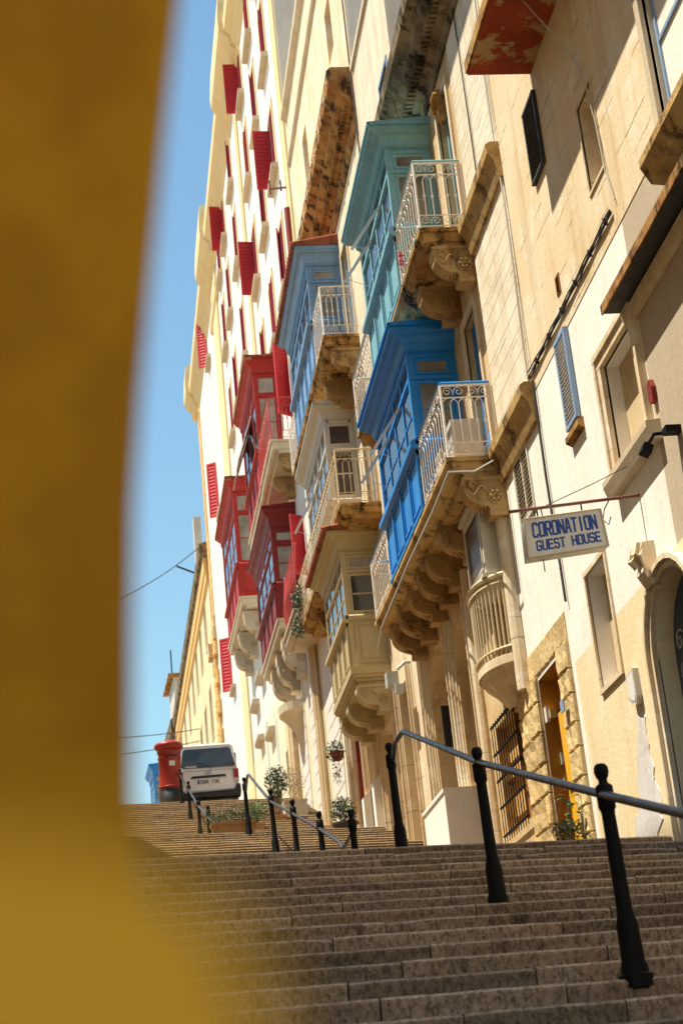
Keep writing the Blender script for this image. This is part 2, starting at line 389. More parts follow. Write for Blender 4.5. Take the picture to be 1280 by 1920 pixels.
def railing(name, path, z0, z1, mat, parent, s=.115, th0=.011, dense=True, capmat=None, xf=None):
    mb = MB(xf)
    for (xa, ya), (xb, yb) in zip(path, path[1:]):
        L = math.hypot(xb-xa, yb-ya); ux, uy = (xb-xa)/L, (yb-ya)/L
        th, s_r = (th0*.62, s*1.45) if abs(uy) > .7 else (th0, s)
        P = lambda u, v: (xa+ux*u, ya+uy*u, v)
        def line(pts, r): mb.tube([P(u, v) for u, v in pts], r, 4)
        n = max(2, round(L/s_r)); d = L/n; H = z1-z0
        zb, zc, zu = z0+.05, z0+.05+.16*H, z1-.17*H
        for v, r in ((zb, th*1.2), (zc, th), (zu, th), (z1, th*1.9)): line([(0, v), (L, v)], r)
        for e in (0, L): line([(e, z0), (e, z1)], th*1.6)
        for i in range(n+1): line([(d*i, zc), (d*i, zu-d*(1 if 0 < i < n else 0))], th*.85)
        for i in range(n-1):
            c = d*(i+1); k = 6
            line([(c-d*math.cos(math.pi*j/k), zu-d+d*math.sin(math.pi*j/k)) for j in range(k+1)], th*.7)
        bw = .16*H/2
        m = max(1, round(L/(bw*4.4))); e = L/m
        for i in range(m):
            for zc2, hh in ((zb+bw, bw*.8), ((zu+z1)/2, (z1-zu)*.4)):
                c = e*(i+.27); c2 = e*(i+.73)
                line(spiral((c, zc2), hh, 1.4, 1, 0, 12), th*.65); line(spiral((c2, zc2), hh, 1.4, -1, 0, 12), th*.65)
                line([(c+hh*.9, zc2+hh*.3), ((c+c2)/2, zc2-hh*.8), (c2-hh*.9, zc2+hh*.3)], th*.65)
        for i in range(n):     # small knobs half-way up each bar
            x, y, z = P(d*i, (zc+zu)/2-.02); mb.box(x-th*1.5, x+th*1.5, y-th*1.5, y+th*1.5, z-th*1.5, z+th*1.5)
    o = mb.build(name, mat, parent)
    if capmat:
        mb = MB(xf)
        for (xa, ya), (xb, yb) in zip(path, path[1:]): mb.tube([(xa, ya, z1+.025), (xb, yb, z1+.025)], .026, 6)
        mb.build('handrail_cap', capmat, parent)
    return o
def bracket_mesh(p, h, t, mat, name='bracket', rosette=True):
    # carved console in local coordinates: wall at x=0, projecting to -x, top at z=0, thickness t along y
    mb = MB(); pr = [(0.03, 0), (.03, -h), (-p*.40, -h), (-p*.44, -h*.86)]
    for i in range(7):
        a = math.pi/2*i/6; pr.append((-p*(.47+.50*math.sin(a)), -h*(.80-.50*(1-math.cos(a)))))
    pr += [(-p*1.0, -h*.26), (-p*1.0, 0)]
    mb.prism(pr, 'y', 0, t)
    q = [(x, z) for x, z in pr[2:11]]
    for (xa, za), (xb, zb) in zip(q, q[1:]):      # raised border along the curved edge
        mb.poly([(xa, -.02, za), (xb, -.02, zb), (xb+.01, -.02, zb+.05), (xa+.02, -.02, za+.05)])
        mb.poly([(xa, -.02, za), (xb, -.02, zb), (xb, .0, zb), (xa, .0, za)]); mb.poly([(xa+.02, -.02, za+.05), (xb+.01, -.02, zb+.05), (xb+.01, 0, zb+.05), (xa+.02, 0, za+.05)])
    for i in range(6):                            # dentils under the curve
        x = -p*(.5+.075*i); z = -h*(.80-.5*(1-math.cos(math.pi/2*i/6)))
        mb.box(x-.012, x+.012, t*.2, t*.8, z-.03, z+.01)
    mb.box(-p, .02, -.025, t+.02, -.05, .0); mb.box(-p*.44, .02, -.02, t+.015, -h-.03, -h+.03)
    if rosette:
        cx, cz, r = -p*.27, -h*.55, min(p, h)*.17
        for rr, tt in ((r, .020), (r*.5, .022)):
            mb.tube([(cx+rr*math.cos(a*math.pi/6), -.012, cz+rr*math.sin(a*math.pi/6)) for a in range(13)], tt*.8, 5, False)
        for k in range(6):
            a = k*math.pi/3; mb.lathe([(.001, 0), (r*.22, .012), (r*.15, .03), (.001, .034)], (cx+r*.72*math.cos(a), -.02, cz+r*.72*math.sin(a)), 6)
        pts = [(-p*(.45+.45*i/10), -.014, -h*(.42-.14*math.sin(i/10*2*math.pi)-.1*i/10)) for i in range(11)]
        mb.tube(pts, .016, 5)
        mb.tube([(-p*.78+.05*math.cos(a*.6), -.014, -h*.22+.05*math.sin(a*.6)) for a in range(9)], .012, 5)
    return mb.mesh(name, mat)
BR = {k: bracket_mesh(.56, .50, .24, M['bracket']) for k in ('a',)}

def enclosed_balcony(house, label, col, Yn, Yf, Xf, z0, zl, zt, zr, Xr, bays, Xw=5.0, tiled=False, rods=0, xf=None, glassmat=None, trans=.30, panelmat=None, ledge_out=.10, closed_near=False, ledgemat=None, sidemat=None, sidemat2=None, panels=False, pw=.09):
    gm = glassmat or M['glass']; cm = M[col]; X0 = Xf
    body = MB(xf)
    ztr = zl+(zt-zl)*(1-trans)                     # transom height
    # base panel (front, near, far)
    body.box(X0, X0+.05, Yn+.05, Yf-.05, z0, zl); body.box(X0, Xw, Yn, Yn+.05, z0, zl); body.box(X0, Xw, Yf-.05, Yf, z0, zl)
    body.box(X0+.05, Xw, Yn+.05, Yf-.05, z0, z0+.04)
    # corner posts, head, transoms
    for y in (Yn, Yf-pw): body.box(X0-.004, X0+pw, y, y+pw, zl, zt)
    body.box(Xw-pw, Xw, Yn+.002, Yn+pw, zl, zt)
    body.box(X0+.002, X0+.07, Yn+.095, Yf-.095, zt-.10, zt-.002); body.box(X0+.095, Xw-.095, Yn+.003, Yn+.07, zt-.10, zt-.001); body.box(X0, Xw, Yf-.07, Yf, zl, zt)
    body.box(X0-.008, X0+.07, Yn+.01, Yf-.01, ztr-.03, ztr+.03); body.box(X0+.01, Xw, Yn-.012, Yn+.07, ztr-.028, ztr+.028)
    body.box(X0, Xw, Yn+.06, Yf-.06, zt-.02, zt+.02)
    b = body.build('enclosed_balcony', cm, house); b['label'] = label
    # base mouldings: raised panels and little pilasters
    pm = MB(xf); L = Yf-Yn; nb = bays
    for i in range(nb):
        a = Yn+L*i/nb; c = Yn+L*(i+1)/nb
        frame(pm, X0, a+.10, c-.10, z0+.16, zl-.20, .035, .0, .018)
        pm.box(X0-.035, X0+.01, a-.035 if i else a, a+.035, z0+.02, zl-.04)
        pm.prism([(a+.0, zl-.05), (a+.12, zl-.05), (a, zl-.2)], 'x', X0-.03, X0)
    frame(pm, 0, 0, 0, 0, 0, 0, 0, 0) if False else None
    for (xa, xb, za, zb) in ((X0+.12, Xw-.10, z0+.12, zl-.14),):
        pm.box(xa, xb, Yn-.022, Yn, za, za+.03); pm.box(xa, xb, Yn-.022, Yn, zb-.03, zb); pm.box(xa, xa+.03, Yn-.022, Yn, za+.03, zb-.03); pm.box(xb-.03, xb, Yn-.022, Yn, za+.03, zb-.03)
        pm.box(xa+.09, xb-.09, Yn-.014, Yn, za+.09, zb-.09)
    pm.box(X0-.02, Xw, Yn-.03, Yn+.02, z0, z0+.06); pm.box(X0-.03, X0, Yn-.028, Yf+.02, z0-.001, z0+.05)
    pm.build('panel_moulding', cm, b)
    # ledge (sloped sill board) right round
    lg = MB(xf); o = ledge_out
    lg.prism([(X0+.02, zl+.05), (X0-o, zl-.02), (X0-o, zl-.10), (X0+.02, zl-.14)], 'y', Yn-.05, Yf+.05)
    lg.prism([(Yn+.02, zl+.05), (Yn-.05, zl), (Yn-.05, zl-.06), (Yn+.02, zl-.10)], 'x', X0-.02, Xw)
    lg.build('ledge', M[ledgemat] if ledgemat else cm, b)
    # front windows: bays x (sash below, light above)
    for i in range(nb):
        a = Yn+.07+(L-.14)*i/nb; c = Yn+.07+(L-.14)*(i+1)/nb
        wd = MB(xf); e = .035
        for (za, zb) in ((zl+.05, ztr-.03), (ztr+.03, zt-.10)):
            wd.box(X0+.012, X0+.055, a, a+e, za, zb); wd.box(X0+.012, X0+.055, c-e, c, za, zb)
            wd.box(X0+.014, X0+.053, a+e, c-e, za, za+e); wd.box(X0+.014, X0+.053, a+e, c-e, zb-e, zb)
        zm = (zl+ztr)/2; wd.box(X0+.016, X0+.05, a+e, c-e, zm-.015, zm+.015)
        wo = wd.build('window', cm, b)
        for (za, zb) in ((zl+.05+e, zm-.015), (zm+.015, ztr-.03-e), (ztr+.03+e, zt-.10-e)):
            MB(xf).box(X0+.028, X0+.036, a+e, c-e, za, zb).build('pane', gm, b)
    # near-side windows
    xa, xb = X0+pw+.015, Xw-pw-.015; ng = MB(xf)
    for (za, zb, gmm) in ((zl+.07, ztr-.05, sidemat or M['gpane']), (ztr+.05, zt-.12, sidemat2 or M['gpane'])):
        e = .04
        ng.box(xa, xb, Yn+.004, Yn+.05, za, za+e); ng.box(xa, xb, Yn+.004, Yn+.05, zb-e, zb); ng.box(xa, xa+e, Yn+.006, Yn+.05, za+e, zb-e); ng.box(xb-e, xb, Yn+.006, Yn+.05, za+e, zb-e)
        ng.box(X0+pw, xa, Yn+.015, Yn+.05, za-.05, zb+.05); ng.box(xb, Xw-pw, Yn+.015, Yn+.05, za-.05, zb+.05)
        ng.box(xa, xb, Yn+.016, Yn+.05, za-.05, za); ng.box(xa, xb, Yn+.016, Yn+.05, zb, zb+.05)
        MB(xf).box(xa+e, xb-e, Yn+.02, Yn+.028, za+e, zb-e).build('pane', gmm if not closed_near else M['gpane'], b)
    zm = (zl+ztr)/2; ng.box(xa+.05, xb-.05, Yn+.01, Yn+.045, zm-.015, zm+.015)
    ng.build('side_window', cm, b)
    # cornice: stepped mouldings growing outwards, then roof
    rf = MB(xf); o = X0-Xr; hz = zr-.05-zt; oy = .75
    prof = [(-.03, 0), (.10, .0), (.12, .07), (.20, .10), (.22, .20)]+[(.24+.50*(1-math.cos(math.pi/2*k/5)), .24+.40*math.sin(math.pi/2*k/5)) for k in range(6)]+[(.78, .66), (.78, .72), (.88, .78), (.98, .80), (1.0, .84), (1.0, 1.0), (-.03, 1.0)]
    rf.grid([[(Xw, Yn-o*oy*q, zt+hz*h), (X0-o*q, Yn-o*oy*q, zt+hz*h), (X0-o*q, Yf+o*oy*q, zt+hz*h), (Xw, Yf+o*oy*q, zt+hz*h)] for q, h in prof])
    for k in range(int((Xw-X0)/.05)): rf.box(X0+.02+.05*k, X0+.045+.05*k, Yn-.03, Yn, zt-.04, zt)       # dentils
    rf.build('cornice', cm, b)
    o = X0-Xr; yn, yf = Yn-o*.75-.03, Yf+o*.75+.03
    if tiled:
        tl = MB(xf)
        tl.prism([(Xr-.03, zr-.045), (Xr-.03, zr), (Xw, zr+.16), (Xw, zr-.045)], 'y', yn, yf)
        k = int((yf-yn)/.16)
        for i in range(k+1):
            y = yn+.02+(yf-yn-.04)*i/k
            tl.tube([(Xr-.09, y, zr-.02), (Xw, y, zr+.15)], .055, 6)
        tl.build('tiled_roof', M['tile'], b)
    else:
        tl = MB(xf); tl.prism([(Xr-.015, zr-.045), (Xr-.015, zr), (Xw, zr+.08), (Xw, zr-.045)], 'y', yn, yf)
        k = int((yf-yn)/.07)
        for i in range(k): tl.box(Xr-.03, Xr+.01, yn+.07*i, yn+.07*i+.035, zr-.06, zr-.01)
        tl.build('roof', cm, b)
    for i in range(rods):
        y = Yn+L*(.30+.34*i)
        pr = MB(xf); zt2 = zl+(ztr-zl)*.1
        # top-hung sash propped open
        y2 = y+L*.26; xo = X0-.42; zo = zl+.32
        if panels:
            pr.poly([(X0, y, ztr-.05), (X0, y2, ztr-.05), (xo, y2, zo), (xo, y, zo)]); pr.poly([(X0, y, ztr-.07), (X0, y2, ztr-.07), (xo, y2, zo-.02), (xo, y, zo-.02)])
            pr.tube([(X0, y, ztr-.05), (xo, y, zo), (xo, y2, zo), (X0, y2, ztr-.05)], .022, 4)
        else:
            pr.tube([(X0, y, ztr-.02), (xo-.06, y+.1, zo-.06)], .030, 4); pr.tube([(X0, y+.02, zl+.1), (xo-.02, y+.1, zo)], .006, 4)
        pr.build('propped_sash' if panels else 'awning_arm', M['awn'] if panels else M['iron'], b)
    return b
def slab(house, X, y0, y1, z, Xo, mat, xf=None, t=.16, label=None):
    mb = MB(xf)
    pr = [(X+.02, z-t-.14), (Xo+.22, z-t-.14), (Xo+.20, z-t-.06), (Xo+.10, z-t-.05), (Xo+.05, z-t), (Xo+.04, z-.07), (Xo, z-.06), (Xo, z), (X+.02, z)]
    mb.prism(pr, 'y', y0+.05, y1-.05)
    mb.box(Xo+.001, X+.02, y0, y0+.06, z-.058, z-.002); mb.box(Xo+.05, X+.02, y0+.03, y0+.07, z-t-.04, z-.06); mb.box(Xo+.001, X+.02, y1-.06, y1, z-.058, z-.002)
    o = mb.build('balcony', mat, house)
    if label: o['label'] = label
    return o

# ------------------------------------------------------------------ guest house (nearest building on the right)
FX = 5.0
gh = tag(empty('guest_house', (FX, 12, zg(12))), 'white and ochre plastered guest house with yellow door, nearest on the right', 'building')
W1 = (14.3, 15.35, 5.86, 7.04); NI = (16.3, 17.08, 4.17, 5.4); AD = (13.75, 15.15, 1.5, 4.62); YD = (18.62, 19.75, 2.0, 4.98); LV = (18.75, 19.45, 6.86, 7.62)
lw = MB()
NI = (16.3, 17.08, 4.17, 5.4)
wall(lw, FX, 14.12, 18, 4.72, 8.18, [W1, (16.3, 17.08, 4.72, 5.4)], .2, False)
for h_ in (W1, NI): lw.box(FX, FX+.2, h_[0]-.02, h_[0], h_[2], h_[3]); lw.box(FX, FX+.2, h_[1], h_[1]+.02, h_[2], h_[3]); lw.box(FX, FX+.2, h_[0], h_[1], h_[2]-.02, h_[2]); lw.box(FX, FX+.2, h_[0], h_[1], h_[3], h_[3]+.02)
wall(lw, FX, 18, 20.15, -1, 7.86, [YD, LV], .42)
lw.build('lower_wall', M['white'], gh)
dw = MB(); wall(dw, FX, 3, 18, -3, 4.72, [(16.3, 17.08, 4.17, 4.72), AD], .3, False); dw.box(FX, FX+.42, AD[0]-.02, AD[0], AD[2], 3.95); dw.box(FX, FX+.42, AD[1], AD[1]+.02, AD[2], 3.95); arch_fill(dw, FX, AD[0], AD[1], 3.95, 4.62, .42); dw.build('painted_dado', M['dado'], gh)
nw = MB(); wall(nw, FX, 3, 14.12, 4.72, 8.18, [], .3); nw.poly([(FX, 3, -3), (FX+9, 3, -3), (FX+9, 3, 8.18), (FX, 3, 8.18)]); nw.build('near_wall', M['tanwall'], gh)
UW = (14.32, 14.86, 8.74, 9.72); TW = (11.2, 12.6, 8.0, 10.2)
uw = MB(); wall(uw, FX-.006, 3, 18, 8.18, 14.2, [UW, TW], .35); shell(uw, FX-.006, 3, 18, 8.18, 14.2, 8.5)
uw.build('upper_wall', M['ochre'], gh)
# flaked plaster exposing pale stone under the street-name plaque
pl = MB(); r = random.Random(5)
for (y, z, s) in ((15.95, 3.55, .14), (16.0, 3.35, .22), (16.08, 3.12, .34), (16.15, 2.9, .40), (16.2, 2.66, .42), (15.85, 2.78, .22), (16.5, 2.6, .25)):
    k = 11; pl.prism([(y+s*r.uniform(.55, 1.1)*math.cos(6.283*i/k), z+.8*s*r.uniform(.55, 1.1)*math.sin(6.283*i/k)) for i in range(k)], 'x', FX-.004-.001*s*10, FX+.01)
pl.build('bare_plaster_patch', M['bare'], gh)
# moulded window with deep sill
wn1 = MB(); frame(wn1, FX, *W1, .10, .02, .05, False); frame(wn1, FX, W1[0]-.1, W1[1]+.1, W1[2], W1[3]+.1, .06, .0, .075, False)
wo = wn1.build('window', M['cream'], gh)
MB().prism([(FX+.05, W1[2]-.16), (FX-.10, W1[2]-.16), (FX-.14, W1[2]-.04), (FX-.14, W1[2]+.02), (FX+.05, W1[2]+.04)], 'y', W1[0]-.3, W1[1]+.22).build('sill', M['sill'], wo)
MB().box(FX+.15, FX+.19, W1[0], W1[1], W1[2], W1[3]).build('blind', M['tan'], wo)
sh = MB(); sh.box(FX+.10, FX+.14, W1[0]+.02, W1[0]+.28, W1[2]+.05, W1[3]-.02); sh.build('shutter', M['offw'], wo)
MB().box(FX+.18, FX+.21, *NI).build('niche_back', M['tan'], gh)
nf = MB(); frame(nf, FX, *NI, .05, .01, .025); nf.build('niche_frame', M['cream'], gh)
# blue louvred shutter window
bs = MB(); frame(bs, FX-.01, 16.40, 16.76, 7.00, 7.96, .045, .0, .05); bw = bs.build('window', M['bluefr'], gh); bw['label'] = 'pale blue framed louvred window'
lv = MB(); louvres(lv, ('x', FX-.03), 16.40, 16.76, 7.00, 7.96, .06, 20); lv.build('slats', M['iron'], bw)
MB().box(FX-.008, FX+.03, 16.40, 16.76, 7.00, 7.96).build('shade', M['louv'], bw)
MB().prism([(FX, 6.93), (FX-.07, 6.90), (FX-.07, 6.84), (FX, 6.80)], 'y', 16.30, 16.86).build('sill', M['rust'], bw)
# louvred window below the string course
l2 = MB(); frame(l2, FX, *LV, .05, .02, .02); l2.box(FX-.01, FX+.05, 19.08, 19.12, LV[2], LV[3]); l2o = l2.build('window', M['offw'], gh)
lv = MB(); louvres(lv, ('x', FX+.02), LV[0], LV[1], LV[2], LV[3], .05, 14); lv.build('slats', M['offw'], l2o)
MB().box(FX+.06, FX+.09, *LV).build('shade', M['dark'], l2o)
# arched blue door
ad = MB(); ad.box(FX+.17, FX+.22, AD[0]-.02, AD[1]+.02, AD[2], AD[3]); ado = ad.build('door', M['bdoor'], gh)
sc = MB()
for zc in (4.05, 3.75, 3.45):
    for yc in (14.0, 14.3, 14.6, 14.9): sc.tube([(FX+.15, yc+a, zc+b) for a, b in spiral((0, 0), .11, 1.3, 1 if yc < 14.5 else -1, .6, 12)], .012, 4)
sc.build('scroll_grille', M['greybox'], ado)
am = MB(); n = 14; c = (AD[0]+AD[1])/2; a = (AD[1]-AD[0])/2
for rr, p, wd in ((.0, .05, .06), (.07, .09, .05)):
    rows = []
    for i in range(n+1):
        t = math.pi*i/n; rows.append([(FX-pp, c-(a+r0)*math.cos(t), 3.95+(.65+r0)*math.sin(t)) for pp, r0 in ((0, rr), (p, rr), (p, rr+wd), (0, rr+wd))])
    am.grid(rows, True)
    for s in (-1, 1):
        yb = c+s*(a+rr); am.box(FX-p, FX+.01, min(yb, yb+s*wd), max(yb, yb+s*wd), 1.5, 3.95)
am.build('arch_moulding', M['cream'], ado)
key = MB(); key.prism([(FX, 4.98), (FX-.17, 4.96), (FX-.20, 4.86), (FX-.13, 4.78), (FX-.15, 4.68), (FX-.08, 4.55), (FX, 4.5)], 'y', 14.72, 14.92)
key.tube([(FX-.19, 14.82, 4.86), (FX-.22, 14.82, 4.80), (FX-.17, 14.82, 4.74)], .035, 6); key.tube([(FX-.12, 14.70, 4.95), (FX-.16, 14.69, 4.83), (FX-.1, 14.7, 4.62)], .022, 5)
key.build('keystone', M['cream'], ado)
# yellow door in a rusticated stone surround
yd = MB(); yd.box(FX+.50, FX+.55, YD[0]-.1, YD[1]+.1, YD[2], YD[3]+.02); ydo = yd.build('doorway', M['bouncewall'], gh)
rv = MB(); rv.poly([(FX+.003, YD[1]-.003, 2), (FX+.5, YD[1]-.003, 2), (FX+.5, YD[1]-.003, YD[3]), (FX+.003, YD[1]-.003, YD[3])]); rv.poly([(FX+.003, YD[0], YD[3]-.003), (FX+.5, YD[0], YD[3]-.003), (FX+.5, YD[1], YD[3]-.003), (FX+.003, YD[1], YD[3]-.003)])
rv.build('reveal', M['bouncewall'], ydo)
lf = MB(); lf.box(FX+.02, FX+.07, YD[0]+.06, YD[0]+.50, 2.3, 4.42); lf.box(FX+.005, FX+.02, YD[0]+.12, YD[0]+.44, 3.5, 4.3); lf.box(FX+.005, FX+.02, YD[0]+.12, YD[0]+.44, 2.5, 3.3)
lfo = lf.build('door_leaf', M['ydoor'], ydo)
MB().lathe([(.0, 0), (.035, .01), (.04, .03), (.0, .06)], (FX-.02, YD[0]+.45, 3.35), 8).build('door_knob', M['bollard'], ydo)
for zc in (4.02, 3.72):
    b = MB(); b.box(FX+.14, FX+.24, YD[1]-.05, YD[1]-.004, zc-.07, zc+.07); b.box(FX+.155, FX+.225, YD[1]-.06, YD[1]-.05, zc-.05, zc+.02); b.build('letter_box', M['greybox'], ydo)
lm = MB(); lm.box(FX+.06, FX+.14, YD[1]-.13, YD[1]-.004, 4.50, 4.60); lm.build('door_lamp', M['lampglass'], ydo)
MB().box(FX+.02, FX+.06, YD[1]-.1, YD[1]-.004, 4.46, 4.64).build('lamp_plate', M['iron'], ydo)
MB().box(FX-.115, FX-.10, 18.32, 18.47, 4.27, 4.40).build('number_plaque', M['bluefr'], ydo)
def rough_stone(w, h, d, seed, mat, name='stone', amp=.02):
    # block lying in the Y-Z plane, front towards -x, pillowed rough face
    r = random.Random(seed); mb = MB(); ny, nz = 6, 5; rows = []
    for i in range(nz+1):
        row = []
        for j in range(ny+1):
            e = (i in (0, nz)) or (j in (0, ny))
            yy = j/ny if j in (0, ny) else .05+.9*(j-1)/(ny-2); zz = i/nz if i in (0, nz) else .06+.88*(i-1)/(nz-2)
            row.append((-d*(.62 if e else 1)+(0 if e else r.uniform(-amp, amp)), w*yy+(r.uniform(-.012, .012) if not e else 0), h*zz+(r.uniform(-.012, .012) if not e else 0)))
        rows.append(row)
    mb.grid(rows)
    ring = [rows[0][j] for j in range(ny+1)]+[rows[i][ny] for i in range(1, nz+1)]+[rows[nz][j] for j in range(ny-1, -1, -1)]+[rows[i][0] for i in range(nz-1, 0, -1)]
    mb.grid([ring, [(.02, p[1], p[2]) for p in ring]], True)
    return mb.mesh(name, mat)
sv = [rough_stone(1, 1, .055, k, M['doorstone'], amp=.012) for k in range(7)]
def stones_in(parent, X, y0, y1, z0, z1, ch, cw, meshes, gap=.012, sx=1., jitter=0):
    z = z0; row = 0
    while z < z1-.04:
        h = min(ch*rnd.uniform(.9, 1.1), z1-z)
        if z1-z-h < .08: h = z1-z
        y = y0; first = True
        while y < y1-.02:
            wd = cw*rnd.uniform(.75, 1.25)*(0.55 if first and row % 2 else 1); first = False
            wd = min(wd, y1-y)
            if y1-y-wd < cw*.3: wd = y1-y
            inst('stone', rnd.choice(meshes), parent, (X-rnd.uniform(0, jitter), y+gap/2, z+gap/2), scale=(sx, wd-gap, h-gap)); y += wd
        z += h; row += 1
stones_in(ydo, FX, 18.14, 18.618, 2.3, 5.02, .30, .46, sv, jitter=.01)
stones_in(ydo, FX, 19.752, 20.75, 2.3, 5.02, .34, .55, sv, jitter=.01)
stones_in(ydo, FX, 18.14, 20.75, 5.03, 5.36, .30, .42, sv, sx=.35)
# ledge with dark soffit over the near wall, upper window, red balcony
lg = MB(); mould_y(lg, FX, 6, 14.4, [(.02, 6.96), (.05, 7.02), (.07, 7.12), (.02, 7.13)]); lg.build('ledge_moulding', M['tan'], gh)
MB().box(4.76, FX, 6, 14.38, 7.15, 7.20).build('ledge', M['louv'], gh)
MB().box(4.745, 4.76, 6, 14.40, 7.145, 7.24).build('ledge_edge', M['rust'], gh)
t = MB(); frame(t, FX, TW[0], TW[1], TW[2]-.1, TW[3], .12, .02, .05, False); frame(t, FX+.05, TW[0]+.0, TW[1], TW[2]-.1, TW[3], .04, .0, .03, False); two = t.build('window', M['sill'], gh)
MB().prism([(FX+.05, 7.62), (FX-.12, 7.64), (FX-.20, 7.80), (FX-.20, 7.88), (FX+.05, 7.93)], 'y', 10.6, 12.86).build('sill', M['slab'], two)
s_ = MB(); s_.box(FX+.08, FX+.12, TW[0], TW[1]-.06, TW[2], TW[3]); s_.build('shutter', M['white'], two)
MB().box(FX+.02, FX+.34, TW[1]-.012, TW[1]-.004, TW[2], TW[3]).build('jamb_lining', M['sill'], two); MB().box(FX+.14, FX+.17, TW[0], TW[1], TW[2]-.1, TW[3]).build('window_back', M['white'], two)
s_ = MB(); s_.box(FX+.06, FX+.13, TW[1]-.06, TW[1], TW[2], TW[3]); s_.box(FX+.06, FX+.078, TW[0], TW[1]-.06, 8.9, 8.94); s_.build('shutter_frame', M['bluefr'], two)
u = MB(); frame(u, FX, *UW, .03, .01, .02); u.build('window', M['cream'], gh); MB().box(FX+.33, FX+.36, *UW).build('window_back', M['side'], gh)
rb = MB(); rb.box(4.25, FX, 11.5, 16.28, 11.16, 11.30); rbo = rb.build('balcony', M['moss'], gh); rbo['label'] = 'balcony slab with flaking red underside'
MB().box(4.27, FX-.002, 11.52, 16.26, 11.13, 11.16).build('soffit', M['redpaint_soffit'], rbo)
v = MB(); frame(v, FX, 16.38, 16.5, 8.46, 8.64, .02, 0, .015); louvres(v, ('x', FX-.01), 16.38, 16.5, 8.46, 8.64, .03, 5); v.build('vent', M['rust'], gh)
# ------------------------------------------------------------------ blue and turquoise house
bh = tag(empty('balcony_house', (FX, 22, zg(22))), 'limestone house with blue and turquoise enclosed timber balconies', 'building')
A1 = (23.25, 24.45, 2.5, 7.05); A2 = (24.95, 26.75, 2.5, 7.25); GR = (20.87, 22.36, 3.58, 5.02); BWN = (21.45, 22.80, 6.92, 8.0)
D1 = (20.35, 21.15, 8.02, 10.35); D2 = (20.3, 21.05, 11.35, 13.75)
fw = MB(); wall(fw, FX, 20.15, 27.4, 1, 7.86, [A1, A2, GR, (20.4, 21.7, 5.50, 6.56)], 1.3); arch_fill(fw, FX, A1[0], A1[1], 6.4, 7.05, 1.3); arch_fill(fw, FX, A2[0], A2[1], 6.35, 7.25, 1.3)
fw.build('ground_floor_wall', M['limeflat'], bh)
mw = MB(); wall(mw, FX, 18.0, 27.4, 7.86, 15.2, [D1, D2], .3); shell(mw, FX, 18.0, 27.4, 1, 15.2, 8.9); mw.build('upper_wall', M['limeflat'], bh)
tw = MB(); UB = (24.15, 25.0, 15.6, 16.86); wall(tw, FX, 23.75, 27.4, 15.2, 18.9, [UB], .3); tw.poly([(FX, 27.4, 15.2), (FX+8.9, 27.4, 15.2), (FX+8.9, 27.4, 18.9), (FX, 27.4, 18.9)]); tw.poly([(FX, 23.75, 18.9), (FX, 27.4, 18.9), (FX+8.9, 27.4, 18.9), (FX+8.9, 23.75, 18.9)])
tw.build('attic_wall', M['pink'], bh)
MB().box(FX+.003, FX+8.9, 23.76, 23.80, 15.2, 18.898).build('party_wall', M['side'], bh)
MB().box(FX-.05, FX+.4, 23.70, 27.38, 18.86, 18.98).build('coping', M['sill'], bh)
ub = MB(); frame(ub, FX, *UB, .06, .02, .02); ubo = ub.build('window', M['bluefr'], bh); MB().box(FX+.15, FX+.2, *UB).build('pane', M['glass'], ubo)
# dressed stones of the open bay beside the balconies
ds = []
for k in range(4):
    mb = MB(); e = .006; rr = random.Random(k)
    rows = [[(.03, 0, 0), (.03, 1, 0), (.03, 1, 1), (.03, 0, 1)], [(-.004, .0, .0), (-.004, 1, 0), (-.004, 1, 1), (-.004, 0, 1)], [(-.010, e, .022), (-.010, 1-e, .022), (-.010, 1-e, .985), (-.010, e, .985)]]
    mb.grid(rows, True); mb.poly(rows[-1]); ds.append(mb.mesh('stone', M['lime']))
stones_in(bh, FX, 18.02, 19.98, 8.14, 11.08, .27, .62, ds, .0015)
stones_in(bh, FX, 18.02, 19.98, 11.38, 14.3, .27, .62, ds, .0015)
for z in (7.86, 11.10):
    sc = MB(); mould_y(sc, FX, 18.0, 20.0, [(.05, z-.22), (.08, z-.12), (.10, z), (.17, z+.10), (.18, z+.22), (.12, z+.26)])
    o = sc.build('string_course', M['slab'], bh)
cn = MB(); mould_y(cn, FX, 18.0, 23.8, [(.04, 14.15), (.06, 14.32), (.16, 14.36), (.18, 14.5), (.34, 14.62), (.36, 14.74), (.50, 14.84), (.52, 15.02), (.44, 15.2)])
for i in range(52): cn.box(4.72, 4.84, 18.05+.11*i, 18.11+.11*i, 14.40, 14.52)
cn.build('cornice', M['black'], bh)
kn = MB(); kn.prism([(FX, 13.86), (FX-.1, 13.84), (FX-.14, 13.7), (FX-.08, 13.6), (FX-.1, 13.45), (FX, 13.3)], 'y', 20.55, 20.72); kn.tube([(FX-.13, 20.5, 13.75), (FX-.16, 20.63, 13.68), (FX-.11, 20.75, 13.55)], .03, 5); kn.build('carved_console', M['moss'], bh)
for (d, col) in ((D1, 'blue'), (D2, 'teal')):
    fr = MB(); frame(fr, FX, *d, .10, .02, .035, False); fo = fr.build('door_surround', M['cream'], bh)
    lf = MB(); y0, y1, z0, z1 = d
    lf.box(FX+.10, FX+.15, y0, y0+.07, z0, z1); lf.box(FX+.10, FX+.15, y1-.07, y1, z0, z1); lf.box(FX+.10, FX+.15, y0+.07, y1-.07, z1-.09, z1); lf.box(FX+.10, FX+.15, (y0+y1)/2-.05, (y0+y1)/2+.05, z0, z1-.09); lf.box(FX+.105, FX+.15, y0+.07, y1-.07, z0, z0+.7)
    lo = lf.build('door', M[col], fo); MB().box(FX+.12, FX+.13, y0+.07, y1-.07, z0+.7, z1-.09).build('pane', M['gpane'], fo)
